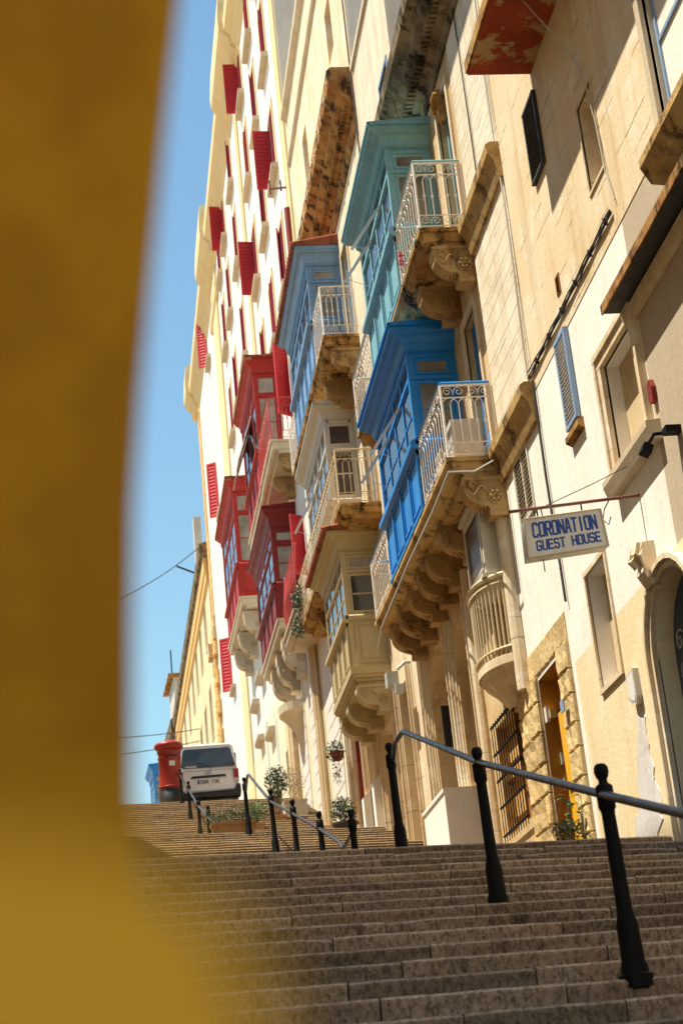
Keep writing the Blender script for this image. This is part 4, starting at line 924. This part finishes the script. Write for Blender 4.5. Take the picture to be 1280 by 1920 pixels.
# ------------------------------------------------------------------ handrails with cast-iron posts
post = MB(); post.lathe([(.082, -.06), (.080, .05), (.068, .08), (.063, .26), (.054, .30), (.046, .33), (.040, .84), (.044, .86), (.052, .87), (.052, .98), (.044, .99), (.028, 1.0), (.026, 1.02), (.036, 1.035), (.044, 1.06), (.042, 1.085), (.028, 1.103), (.006, 1.108)], n=12)
post_me = post.mesh('post', M['bollard'], True)
base_me = MB().lathe([(.10, -.05), (.10, .012), (.085, .02)], n=12).mesh('base_plate', M['bollard'])
def handrail(label, pts, rail, h=1.0, lean=0):
    t = tag(empty('handrail', (pts[0][0], pts[0][1], pts[0][2])), label, 'handrail', 'iron handrails down the middle of the steps')
    for x, y, z in pts:
        p = inst('post', post_me, t, (x, y, z), (0, lean, 0), (.92, .92, h)); inst('base_plate', base_me, p, (x, y, z))
    MB().tube(rail, .024, 8).build('rail', M['steel'], t, smooth=True)
    return t
def stz(Y, top, ztop, rise, tread): return ztop-rise*math.ceil((top-Y)/tread-1e-6)
f1 = lambda Y: stz(Y, 15.6, 2.48, .13, .485) if Y < 15.6 else zg(Y)
def arc(pts, n=3):
    # soften corners of a polyline
    out = [pts[0]]
    for a, b, c in zip(pts, pts[1:], pts[2:]):
        a, b, c = Vector(a), Vector(b), Vector(c); r = min(.09, (a-b).length*.4, (c-b).length*.4)
        p, q = b+(a-b).normalized()*r, b+(c-b).normalized()*r
        out += [p, p*.25+b*.5+q*.25, q]
    return out+[pts[-1]]
P1 = [(2.54, 8.87, f1(8.87)), (2.52, 11.88, f1(11.88)), (2.60, 16.3, 2.49), (2.56, 5.6, f1(5.6))]
handrail('nearest iron handrail with three black ball-topped posts, lower right', P1, arc([(2.60, 16.3, 3.40), (2.55, 15.75, 3.47), (2.55, 15.24, 3.46), (2.50, 11.85, 2.43), (2.50, 8.8, 1.585), (2.54, 5.2, .60)]), 1.0, R(-1.2))
P2 = [(2.60, 19.6, 2.48), (2.56, 22.5, 3.02), (2.47, 25.0, 3.68), (2.37, 27.4, 4.33), (2.34, 32.6, 5.62)]
handrail('middle handrail with five posts and a V-bent lower end', P2, arc([(2.60, 19.6, 3.36), (2.52, 20.1, 3.22), (2.55, 20.6, 3.38), (2.53, 22.5, 3.90), (2.44, 25.0, 4.58), (2.34, 27.4, 5.24), (2.32, 31.3, 6.50), (2.34, 31.9, 6.62), (2.34, 32.6, 6.46)]), 1.0, R(-1.0))
P3 = [(1.73, 35.2, 5.72), (1.71, 39.0, 6.68), (1.67, 43.0, 7.86), (1.61, 46.6, 8.95)]
handrail('farthest handrail with four posts below the red pillar box', P3, arc([(1.74, 34.2, 6.22), (1.72, 35.2, 6.50), (1.70, 39, 7.48), (1.66, 43, 8.68), (1.60, 46.6, 9.80), (1.55, 48.4, 10.35)]), .92)

# ------------------------------------------------------------------ pillar box
pb = tag(empty('pillar_box', (1.36, 47.3, 9.12)), 'red cast-iron pillar letter box with black base beside the van', 'letter box')
b = MB(); b.lathe([(.315, .45), (.31, .5), (.30, 1.42), (.33, 1.45), (.33, 1.50), (.31, 1.52)], n=28); b.build('body', M['postred'], pb, (1.36, 47.3, 9.12), True)
b = MB(); b.lathe([(.34, 0), (.34, .3), (.318, .33), (.316, .45)], n=28); b.build('base', M['postblack'], pb, (1.36, 47.3, 9.12), True)
b = MB(); b.lathe([(.31, 1.52), (.38, 1.58), (.40, 1.62), (.40, 1.68), (.36, 1.72), (.2, 1.78), (.01, 1.80)], n=28); b.build('cap', M['postred'], pb, (1.36, 47.3, 9.12), True)
b = MB(); b.tube([(1.36+.318*math.cos(k*.5236), 47.3+.318*math.sin(k*.5236), 9.12+1.30) for k in range(13)], .014, 5); b.build('raised_band', M['postred'], pb); b = MB(); b.tube([(1.36+.33*math.cos(k*.5236), 47.3+.33*math.sin(k*.5236), 9.12+.5) for k in range(13)], .016, 5); b.build('raised_band', M['postred'], pb)
b = MB(); b.box(1.34, 1.50, 46.98, 47.0, 10.17, 10.30); b.build('collection_plate', M['plate'], pb)
b = MB(); b.box(1.24, 1.58, 46.975, 46.998, 10.42, 10.47); b.build('letter_slot', M['postblack'], pb)

# ------------------------------------------------------------------ white van
VX, VY, VZ = 2.42, 47.75, 9.06
van = tag(empty('van', (VX, VY+2.2, VZ)), 'white minivan parked at the top of the steps, seen from behind', 'van')
def sect(hw, top, bot, k=.16, n=5):
    # rounded van cross-section: hw half width, from bot to top, tumblehome above waist
    pts = []
    waist = bot+(top-bot)*.52
    for s in (1, -1):
        side = [(hw*.97, bot), (hw, bot+.12), (hw, waist), (hw*.985, waist+.05)]
        up = [(hw*.90, top-k)]
        cor = [(hw*.90-k*(1-math.cos(math.pi/2*i/n)), top-k+k*math.sin(math.pi/2*i/n)) for i in range(1, n+1)]
        p = side+up+cor; pts += p if s == 1 else [(-x, z) for x, z in p[::-1]]
    return pts
secs = [(.24, .835, 1.84, .36), (.34, .845, 1.88, .34), (.6, .845, 1.90, .32), (2.8, .845, 1.88, .32), (3.5, .845, 1.80, .32), (4.1, .83, 1.25, .34), (4.5, .78, .95, .36)]
vb = MB(); rows = []
for y, hw, top, bot in secs: rows.append([(VX+x, VY+y, VZ+z) for x, z in sect(hw, top, bot)])
# rear face leans: shift the upper part of the first sections forward
def lean(p):
    x, y, z = p; dy = max(0, (z-VZ-1.02))*.18 if y < VY+.5 else 0
    return (x, y+dy, z)
vb.grid(rows, True); vb.poly(rows[0]); vb.poly(rows[-1]); vbo = vb.build('body', M['van'], van, smooth=False)
# tailgate: window, recess and plate stand proud of a slightly leaning rear panel
def rear(x, z, o=0): return (VX+x, VY+max(0, z-1.0)*.16-.012-o, VZ+z)
tg = MB(); tg.poly([rear(-.80, .46), rear(.80, .46), rear(.835, .9), rear(.815, 1.05), rear(.74, 1.72), rear(.66, 1.80), rear(-.66, 1.80), rear(-.74, 1.72), rear(-.815, 1.05), rear(-.835, .9)])
rim = [(-.80, .46), (.80, .46), (.835, .9), (.815, 1.05), (.74, 1.72), (.66, 1.80), (-.66, 1.80), (-.74, 1.72), (-.815, 1.05), (-.835, .9)]
tg.grid([[rear(x, z) for x, z in rim], [(VX+x*1.0, VY+.30, VZ+(z*1.015 if z > 1 else z)) for x, z in rim]], True); tg.build('tailgate', M['van'], van)
gl = MB(); g_ = [(-.66, 1.14), (.70, 1.14), (.735, 1.19), (.66, 1.66), (.60, 1.71), (-.60, 1.71), (-.66, 1.66), (-.735, 1.19)]
gl.poly([rear(x, z, .010) for x, z in g_]); gl.grid([[rear(x, z, .010) for x, z in g_], [rear(x*1.02, z, -.004) for x, z in g_]], True); glo = gl.build('rear_window', M['glass'], van)
st = MB(); st.box(VX-.62, VX-.30, VY-.012, VY-.002, VZ+1.165, VZ+1.20); st.build('sticker', M['plate'], glo)
hd = MB(); hd.prism([(VX-.50, VZ+.845), (VX+.50, VZ+.865), (VX+.47, VZ+.92), (VX-.44, VZ+.91)], 'y', VY-.045, VY-.01); hd.build('plate_lamp_strip', M['vanblack'], van)
rc = MB(); rc.box(VX-.40, VX+.40, VY-.020, VY-.010, VZ+.66, VZ+.83); rc.build('plate_recess', M['van'], van)
pt = MB(); pt.box(VX-.31, VX+.31, VY-.034, VY-.022, VZ+.68, VZ+.80); pto = pt.build('number_plate', M['plate'], van)
MB().box(VX-.31, VX-.25, VY-.038, VY-.0345, VZ+.682, VZ+.798).build('country_band', M['plateblue'], pto)
GL = {'C': [[(4, 5.2), (3.2, 6), (.8, 6), (0, 5.2), (0, .8), (.8, 0), (3.2, 0), (4, .8)]], 'O': [[(0, .6), (0, 5.4), (.6, 6), (3.4, 6), (4, 5.4), (4, .6), (3.4, 0), (.6, 0), (0, .6)]],
 'R': [[(0, 0), (0, 6), (3.4, 6), (4, 5.4), (4, 3.4), (3.4, 2.8), (0, 2.8)], [(2.2, 2.8), (4, 0)]], 'N': [[(0, 0), (0, 6), (4, 0), (4, 6)]], 'A': [[(0, 0), (1.5, 6), (2.5, 6), (4, 0)], [(.7, 2), (3.3, 2)]],
 'T': [[(0, 6), (4, 6)], [(2, 6), (2, 0)]], 'I': [[(2, 0), (2, 6)]], 'G': [[(4, 5.2), (3.2, 6), (.8, 6), (0, 5.2), (0, .8), (.8, 0), (3.2, 0), (4, .8), (4, 2.8), (2.3, 2.8)]], 'U': [[(0, 6), (0, .8), (.8, 0), (3.2, 0), (4, .8), (4, 6)]],
 'E': [[(4, 6), (0, 6), (0, 0), (4, 0)], [(0, 3.1), (3.2, 3.1)]], 'S': [[(4, 5.2), (3.2, 6), (.8, 6), (0, 5.2), (0, 3.8), (.8, 3.1), (3.2, 3.1), (4, 2.4), (4, .8), (3.2, 0), (.8, 0), (0, .8)]], 'H': [[(0, 0), (0, 6)], [(4, 0), (4, 6)], [(0, 3), (4, 3)]],
 'D': [[(0, 0), (0, 6), (3, 6), (4, 5), (4, 1), (3, 0), (0, 0)]], 'B': [[(0, 0), (0, 6), (3.3, 6), (4, 5.3), (4, 3.8), (3.3, 3.1), (0, 3.1)], [(3.3, 3.1), (4, 2.4), (4, .7), (3.3, 0), (0, 0)]],
 '7': [[(0, 6), (4, 6), (1.4, 0)]], '3': [[(0, 5.3), (.8, 6), (3.2, 6), (4, 5.2), (4, 3.9), (3.2, 3.1), (1.4, 3.1)], [(3.2, 3.1), (4, 2.3), (4, .8), (3.2, 0), (.8, 0), (0, .7)]], '6': [[(4, 5.3), (3.2, 6), (.8, 6), (0, 5.2), (0, .8), (.8, 0), (3.2, 0), (4, .8), (4, 2.5), (3.2, 3.2), (0, 3.2)]]}
def lettering(mb, text, P, u0, u1, v0, v1, th):
    # P(u, v, d): point on the sign face at u across, v up, d proud; strokes become thin raised bars
    n = len(text); adv = (u1-u0)/(n-.32); cw = adv*.68; k = 0
    for i, ch_ in enumerate(text):
        for pl_ in GL.get(ch_, []):
            q = [(u0+adv*i+x/4*cw, v0+y/6*(v1-v0)) for x, y in pl_]
            for (ua, va), (ub, vb_) in zip(q, q[1:]):
                L = math.hypot(ub-ua, vb_-va); du, dv = (ub-ua)/L, (vb_-va)/L; k += 1; d = .002+.00012*(k % 9); e = th*.45
                c = [(ua-du*e-dv*th/2, va-dv*e+du*th/2), (ua-du*e+dv*th/2, va-dv*e-du*th/2), (ub+du*e+dv*th/2, vb_+dv*e-du*th/2), (ub+du*e-dv*th/2, vb_+dv*e+du*th/2)]
                A = [P(u, v, d) for u, v in c]; B = [P(u, v, 0) for u, v in c]; mb.poly(A); mb.grid([A, B], True)
    return mb
lt = MB(); lettering(lt, 'DBB 736', lambda u, v, d: (VX+u, VY-.034-d, VZ+v), -.22, .29, .70, .78, .016); lt.build('plate_number', M['inkblack'], pto)
sm = MB(); sr = [(-.77, .50), (.77, .50), (.80, .9), (.785, 1.05), (.715, 1.70), (.64, 1.765), (-.64, 1.765), (-.715, 1.70), (-.785, 1.05), (-.80, .9)]
for p_, q_ in zip(sr, sr[1:]+sr[:1]): sm.tube([rear(*p_, .001), rear(*q_, .001)], .006, 4)
sm.tube([rear(-.79, 1.06, .001), rear(.79, 1.06, .001)], .005, 4); sm.build('tailgate_seam', M['vanblack'], van)
wp = MB(); wp.tube([rear(.1, 1.10, .02), rear(-.02, 1.2, .03), rear(-.38, 1.33, .03)], .010, 5); wp.build('wiper', M['vanblack'], van)
em = MB()
for rx, rz in ((.085, .055), (.035, .05)): em.tube([(VX+rx*math.cos(k*.5236), VY-.018, VZ+1.0+rz*math.sin(k*.5236)) for k in range(13)], .009, 5)
em.tube([(VX+.07*math.cos(k*.5236), VY-.018, VZ+1.026+.022*math.sin(k*.5236)) for k in range(13)], .008, 5); em.build('emblem', M['chrome'], van)
for s in (-1, 1):
    q = lambda a, b: (min(a, b), max(a, b))
    x0, x1 = q(VX+s*.70, VX+s*.845)
    MB().box(x0, x1, VY-.022, VY+.2, VZ+.80, VZ+1.06).build('tail_lamp', M['lampred'], van); MB().box(x0, x1, VY-.021, VY+.2, VZ+.70, VZ+.797).build('reversing_lamp', M['lampwhite'], van)
bp = MB(); bp.prism([(VX-.86, VZ+.30), (VX+.86, VZ+.30), (VX+.88, VZ+.42), (VX+.87, VZ+.62), (VX+.76, VZ+.62), (VX+.70, VZ+.47), (VX-.70, VZ+.45), (VX-.76, VZ+.62), (VX-.87, VZ+.62), (VX-.88, VZ+.42)], 'y', VY-.10, VY+.3); bp.build('bumper', M['vanblack'], van)
for s in (-1, 1):
    for yy in (.85, 3.6):
        wm = MB(); wm.prism([(VY+yy+.31*math.cos(k*.3927), VZ+.31+.31*math.sin(k*.3927)) for k in range(16)], 'x', VX+s*.66, VX+s*.83); wo = wm.build('wheel', M['tyre'], van)
        rm = MB(); rm.prism([(VY+yy+.18*math.cos(k*.5236), VZ+.31+.18*math.sin(k*.5236)) for k in range(12)], 'x', VX+s*.80, VX+s*.84); rm.build('rim', M['greybox'], wo)
    sw = MB(); sw.box(*sorted((VX+s*.79, VX+s*.838)), VY+.5, VY+3.3, VZ+1.16, VZ+1.62); sw.build('side_window', M['glass'], van)

# ------------------------------------------------------------------ hanging sign
SY = 14.84
sg = tag(empty('hanging_sign', (4.2, SY, 4.9)), 'white box sign with blue CORONATION GUEST HOUSE lettering on a rusty bar', 'sign')
c = [(3.835, 5.29), (4.575, 5.355), (4.600, 4.985), (3.825, 4.905)]
bd = MB(); bd.prism(c, 'y', SY, SY+.16); sgo = bd.build('sign_box', M['signw'], sg)
e = MB()
for (xa, za), (xb, zb) in zip(c, c[1:]+c[:1]): e.tube([(xa, SY-.002, za), (xb, SY-.002, zb)], .010, 4)
e.build('sign_edging', M['sill'], sgo)
def SP(u, v, d):
    t, b = (c[0][0]+(c[1][0]-c[0][0])*u, c[0][1]+(c[1][1]-c[0][1])*u), (c[3][0]+(c[2][0]-c[3][0])*u, c[3][1]+(c[2][1]-c[3][1])*u)
    return (b[0]+(t[0]-b[0])*v, SY-d, b[1]+(t[1]-b[1])*v)
def SPm(u, v, d): return SP(u/.76, v/.38, d)
l1 = MB(); lettering(l1, 'CORONATION', SPm, .075, .690, .195, .325, .020); lettering(l1, 'GUEST HOUSE', SPm, .095, .700, .062, .150, .016); l1.build('lettering', M['signb'], sgo)
br = MB(); br.tube([(3.72, SY+.08, 5.40), (5.0, SY+.08, 5.50)], .016, 8); bo = br.build('sign_bar', M['rustbar'], sg)
hk = MB()
for x, zt in ((3.99, 5.30), (4.42, 5.34)): hk.tube([(x, SY+.08, zt+.12), (x, SY+.08, zt)], .008, 5)
for x in (3.96, 4.03): hk.tube([(x, SY+.08, 5.42), (x+.01, SY+.08, 5.29)], .006, 5)
hk.build('hanger', M['bollard'], sg)
wr = MB(); wr.tube([(4.05, SY+.08, 5.43), (4.55, SY+.03, 5.62), (5.0, SY-.05, 5.80)], .005, 4); wr.build('stay_wire', M['cable'], sg)
lp = MB(); lp.tube([(4.70, SY+.08, 5.47), (4.64, SY+.08, 5.38), (4.61, SY+.08, 5.27), (4.66, SY+.08, 5.22), (4.69, SY+.08, 5.30)], .006, 5); lp.tube([(3.99, SY+.1, 4.93), (3.99, SY+.1, 4.80)], .005, 4); lp.build('sign_cable', M['cable'], sg)

# ------------------------------------------------------------------ small wall-mounted things
fl = tag(empty('floodlight', (4.95, 13.6, 5.5)), 'small black floodlight on the sill of the moulded window', 'lamp')
f = MB(); f.prism([(4.66, 5.45), (4.74, 5.41), (4.78, 5.49), (4.70, 5.53)], 'y', 13.64, 13.76); f.build('lamp_housing', M['bollard'], fl)
f = MB(); f.tube([(4.73, 13.7, 5.5), (4.8, 13.66, 5.6), (4.98, 13.62, 5.6)], .018, 6); f.box(4.86, 5.0, 13.5, 13.62, 5.56, 5.62); f.build('lamp_bracket', M['bollard'], fl)
al = tag(empty('alarm_box', (4.95, 13.85, 6.2)), 'small dark red box fixed beside the moulded window', 'alarm box')
MB().prism([(13.98, 6.06), (14.06, 6.06), (14.08, 6.1), (14.08, 6.26), (14.0, 6.28), (13.96, 6.2)], 'x', 4.955, 5.0).build('alarm_case', M['maroon'], al)
np_ = tag(empty('street_plaque', (4.97, 15.9, 3.7)), 'small shield-shaped white street plaque left of the arched door', 'plaque')
MB().prism([(15.80, 4.05), (16.06, 4.03), (16.06, 3.80), (15.98, 3.74), (15.85, 3.70), (15.79, 3.78)], 'x', 4.94, 5.0).build('plaque_board', M['side'], np_)
MB().prism([(15.82, 4.02), (16.04, 4.00), (16.04, 3.82), (15.96, 3.77), (15.86, 3.74), (15.81, 3.80)], 'x', 4.936, 4.94).build('plaque_face', M['signw'], np_)
dl = MB(); frame(dl, FX, 16.22, 16.68, 9.98, 10.84, .035, .0, .05); dlo = dl.build('window', M['louv'], gh); dlo['label'] = 'narrow dark louvred window under the red balcony'
lv = MB(); louvres(lv, ('x', FX-.025), 16.22, 16.68, 9.98, 10.84, .055, 15); lv.build('slats', M['slatgrey'], dlo); MB().box(FX-.012, FX-.008, 16.22, 16.68, 9.98, 10.84).build('shade', M['dark'], dlo)
def cable(label, pts, r, mat='cable', name='cable'):
    t = tag(MB().tube(pts, r, 5).build(name, M[mat]), label, 'cable'); return t
def sag(a, b, s, n=10): return [Vector(a).lerp(Vector(b), i/n)-Vector((0, 0, s*4*(i/n)*(1-i/n))) for i in range(n+1)]
bun = tag(empty('cable_bundle', (4.97, 16, 8.2)), 'bundle of dark cables running level along the guest house wall', 'cable')
m_ = MB()
for k in range(4):
    pts = [(4.975-.012*(k % 2), 14.3+.16*i, 8.19+.014*k+.010*math.sin(i*1.3+k*2)+(.05*max(0, i-20)/4 if k == 3 else 0)) for i in range(25)]; m_.tube(pts, .009, 5)
for i in range(6): m_.box(4.95, 5.0, 14.5+.63*i, 14.52+.63*i, 8.18, 8.25)
m_.build('bundled_cables', M['cable'], bun)
cable('loop of grey cable draping from the red balcony corner', [(4.55, 15.1, 11.9), (4.6, 14.95, 11.2), (4.75, 14.5, 10.4), (4.93, 14.35, 9.9), (4.97, 14.3, 9.2), (4.97, 14.25, 8.6), (4.97, 14.15, 8.25)], .008, 'cablew')
cable('thin black vertical cable on the bay beside the turquoise balcony', [(4.97, 19.2+.02*math.sin(z), z) for z in (15.0, 14, 13, 12, 11.4)], .010)
cable('thin pale cables hanging down the house joint', [(4.96, 18.05+.05*math.sin(z*1.7), z) for z in (14.5, 13.5, 12.5, 11.5, 10.5, 9.5, 8.6, 8.2)], .012, 'cablew')
cable('cable running down the white wall to the yellow door', [(4.97, 17.95+.03*math.sin(z*2), z) for z in (8.1, 7.5, 6.9, 6.3, 5.8, 5.4)], .016)
cable('black cable running down the attic storey', [(4.97, 27.45, z) for z in (21, 19.5, 18, 16.5, 15, 14)], .016)
cable('loose cable drooping over the lower balcony edge', [(4.95, 19.9, 7.95), (4.6, 19.93, 7.78), (4.28, 19.95, 7.8), (4.26, 21.2, 7.72), (4.26, 23.4, 7.76), (4.27, 26.5, 7.72), (4.3, 27.25, 7.6)], .014, 'cablew')
cable('wire crossing the sky high above the van', sag((-3.6, 58, 17.6), (4.2, 76, 26.6), .7), .022)
for k, (za, zb, lb_) in enumerate(((17.6, 19.9, 'upper of three wires crossing the sky left of the pillar box'), (16.9, 19.3, 'middle of three wires crossing the sky left of the pillar box'), (14.6, 16.7, 'lowest of three wires crossing the sky left of the pillar box'))):
    cable(lb_, sag((-3.4, 74+k, za), (4.0, 84, zb), .2), .022)
wl_ = tag(empty('wall_bracket', (4.9, 38.6, 22.5)), 'rusty iron bracket projecting near the top of a drainpipe', 'bracket')
m_ = MB(); m_.tube([(5, 38.2, 22.9), (4.5, 38.2, 22.86)], .03, 5); m_.tube([(4.52, 38.2, 22.7), (4.52, 38.2, 23.1)], .025, 5); m_.tube([(4.8, 38.2, 22.8), (4.8, 38.2, 23.1)], .025, 5); m_.build('bracket_arm', M['rustbar'], wl_)

# ------------------------------------------------------------------ plants
def leaves(mb, c, spread, n, size, r, up=.3, ell=.45):
    for _ in range(n):
        d = Vector((r.gauss(0, 1), r.gauss(0, 1), r.gauss(0, 1))).normalized()*r.random()**.4
        p = Vector(c)+Vector((d.x*spread[0], d.y*spread[1], d.z*spread[2]))
        a = Vector((r.gauss(0, 1), r.gauss(0, 1), r.gauss(up, .8))).normalized(); b = a.cross(Vector((r.gauss(0, 1), r.gauss(0, 1), r.gauss(0, 1)))).normalized()
        s = size*r.uniform(.6, 1.3); t = a.cross(b)*s*.12
        mb.poly([p-a*s*.5, p+b*s*ell*.5+t, p+a*s*.5, p-b*s*ell*.5+t])
def twigs(mb, base, top, n, r, th=.006):
    for _ in range(n):
        e = Vector(top)+Vector((r.gauss(0, .16), r.gauss(0, .16), r.gauss(0, .12))); b = Vector(base)+Vector((r.gauss(0, .05), r.gauss(0, .05), 0))
        m = b.lerp(e, .5)+Vector((r.gauss(0, .05), r.gauss(0, .05), .04)); mb.tube([b, m, e], [th, th*.8, th*.4], 4)
r = random.Random(11)
def planter_box(mb, x0, x1, y0, y1, z0, h):
    mb.box(x0+.03, x1-.03, y0+.03, y1-.03, z0, z0+h*.75); mb.box(x0, x1, y0, y1, z0+h*.75, z0+h)
tp = tag(empty('trough_planter', (2.1, 33.2, 5.75)), 'terracotta trough with low green herbs on the landing', 'planter')
m_ = MB(); planter_box(m_, 1.66, 2.52, 33.1, 33.5, 5.76, .25); m_.build('trough', M['terr'], tp)
m_ = MB(); [leaves(m_, (1.66+.86*k/9, 33.3, 6.12+r.uniform(-.05, .05)), (.14, .14, .16), 70, .06, r, .8, .3) for k in range(10)]; m_.build('foliage', M['leaf'], tp)
m_ = MB(); [twigs(m_, (1.75+.78*k/7, 33.3, 6.0), (1.75+.78*k/7, 33.3, 6.3), 6, r, .004) for k in range(8)]; m_.build('stems', M['leaf'], tp)
def pot_plant(name, label, cat, cx, cy, z, rr, h, mat, fol, tw=None, leafmat_='leaf', square=False):
    t = tag(empty(name, (cx, cy, z)), label, cat); m_ = MB()
    if square: m_.box(cx-rr, cx+rr, cy-rr, cy+rr, z, z+h*.9); m_.box(cx-rr-.02, cx+rr+.02, cy-rr-.02, cy+rr+.02, z+h*.9, z+h)
    else: m_.lathe([(rr*.7, 0), (rr*.95, h*.85), (rr*1.06, h*.86), (rr*1.06, h), (rr*.8, h)], (cx, cy, z), 16)
    m_.build('pot', M[mat], t)
    m_ = MB()
    for (c, sp, n, s) in fol: leaves(m_, c, sp, n, s, r)
    m_.build('foliage', M[leafmat_], t)
    m_ = MB()
    for (c, sp, n, s) in fol: twigs(m_, (cx, cy, z+h), c, 9, r, .008)
    m_.build('stems', M['dry'], t); return t
z0 = f2 = 7.62
pot_plant('shrub_pot', 'dry twiggy shrub in a pale square pot against the facade', 'potted plant', 4.28, 43.0, z0, .28, .55, 'potw', [((4.3, 43, z0+1.05), (.30, .30, .42), 900, .045)], leafmat_='dry', square=True)
pot_plant('shrub_pot', 'dense green bush in a pot left of the dry shrub', 'potted plant', 3.78, 42.2, 7.35, .2, .35, 'terr', [((3.78, 42.2, 8.55), (.30, .30, .45), 700, .085), ((3.72, 42.1, 8.1), (.2, .2, .2), 200, .08)], leafmat_='leafg')
pot_plant('shrub_pot', 'bright green plant low behind the middle handrail', 'potted plant', 3.1, 40.6, 6.95, .2, .3, 'terr', [((3.1, 40.6, 7.55), (.34, .3, .26), 450, .07)], leafmat_='leaf2')
pot_plant('trough_pot', 'dark leafy plant in a black trough beside the middle handrail', 'potted plant', 4.38, 34.3, 5.72, .26, .3, 'potd', [((4.36, 34.3, 6.25), (.28, .26, .30), 600, .075)], leafmat_='leafg')
pot_plant('door_plant', 'young plant with long leaves standing by the yellow door', 'potted plant', 4.72, 18.3, 2.42, .12, .2, 'potd', [((4.72, 18.3, 2.95), (.17, .16, .12), 150, .07)], leafmat_='leafg')
yp = tag(empty('sapling', (4.78, 18.4, 2.5)), 'thin sapling with bright drooping leaves by the yellow door', 'potted plant')
m_ = MB(); m_.tube([(4.78, 18.4, 2.5), (4.80, 18.4, 3.0), (4.82, 18.38, 3.35)], [.01, .008, .004], 5); m_.build('stem', M['leaf'], yp)
m_ = MB()
for k in range(15):
    z = 2.85+.035*k; a = k*2.4; L = .2; d = Vector((math.cos(a), math.sin(a), .25)).normalized(); p = Vector((4.80, 18.4, z)); s_ = d.cross(Vector((0, 0, 1))).normalized()*.035
    q = p+d*L*.55+Vector((0, 0, .01)); m_.poly([p, q+s_, p+d*L-Vector((0, 0, .05)), q-s_])
m_.build('foliage', M['leaf2'], yp)
hb = tag(empty('hanging_basket', (4.7, 37.0, 7.9)), 'trailing purple-brown plant in a hanging basket by the far doorway', 'hanging plant')
m_ = MB(); leaves(m_, (4.66, 37, 8.05), (.22, .22, .26), 380, .07, r); leaves(m_, (4.66, 37, 7.6), (.10, .1, .35), 140, .055, r); m_.build('foliage', M['leafg'], hb)
m_ = MB(); m_.lathe([(.05, 0), (.14, .1), (.16, .2)], (4.7, 37, 7.85), 10); m_.tube([(4.7, 37, 8.05), (4.85, 37, 8.5), (5.0, 37, 8.5)], .012, 4); m_.build('basket', M['maroon'], hb)
bp_ = tag(empty('balcony_plant', (4.3, 37.0, 11.1)), 'grey-green plant spilling over the far end of the cream iron railing', 'potted plant')
m_ = MB(); leaves(m_, (4.2, 37.1, 11.6), (.22, .35, .35), 500, .10, r, .6, .25); leaves(m_, (4.15, 37.4, 11.05), (.18, .25, .3), 300, .09, r, .0, .3); m_.build('foliage', M['leafg'], bp_)
m_ = MB(); m_.lathe([(.12, 0), (.16, .25)], (4.45, 37.0, 11.03), 10); m_.build('pot', M['terr'], bp_)
cw_ = tag(empty('weed', (4.4, 76, 15)), 'green weeds sprouting at the corner stones behind the van', 'plant')
m_ = MB(); leaves(m_, (4.25, 74.5, 15.3), (.35, .5, .6), 180, .2, r, .6, .25); m_.build('foliage', M['leaf'], cw_)
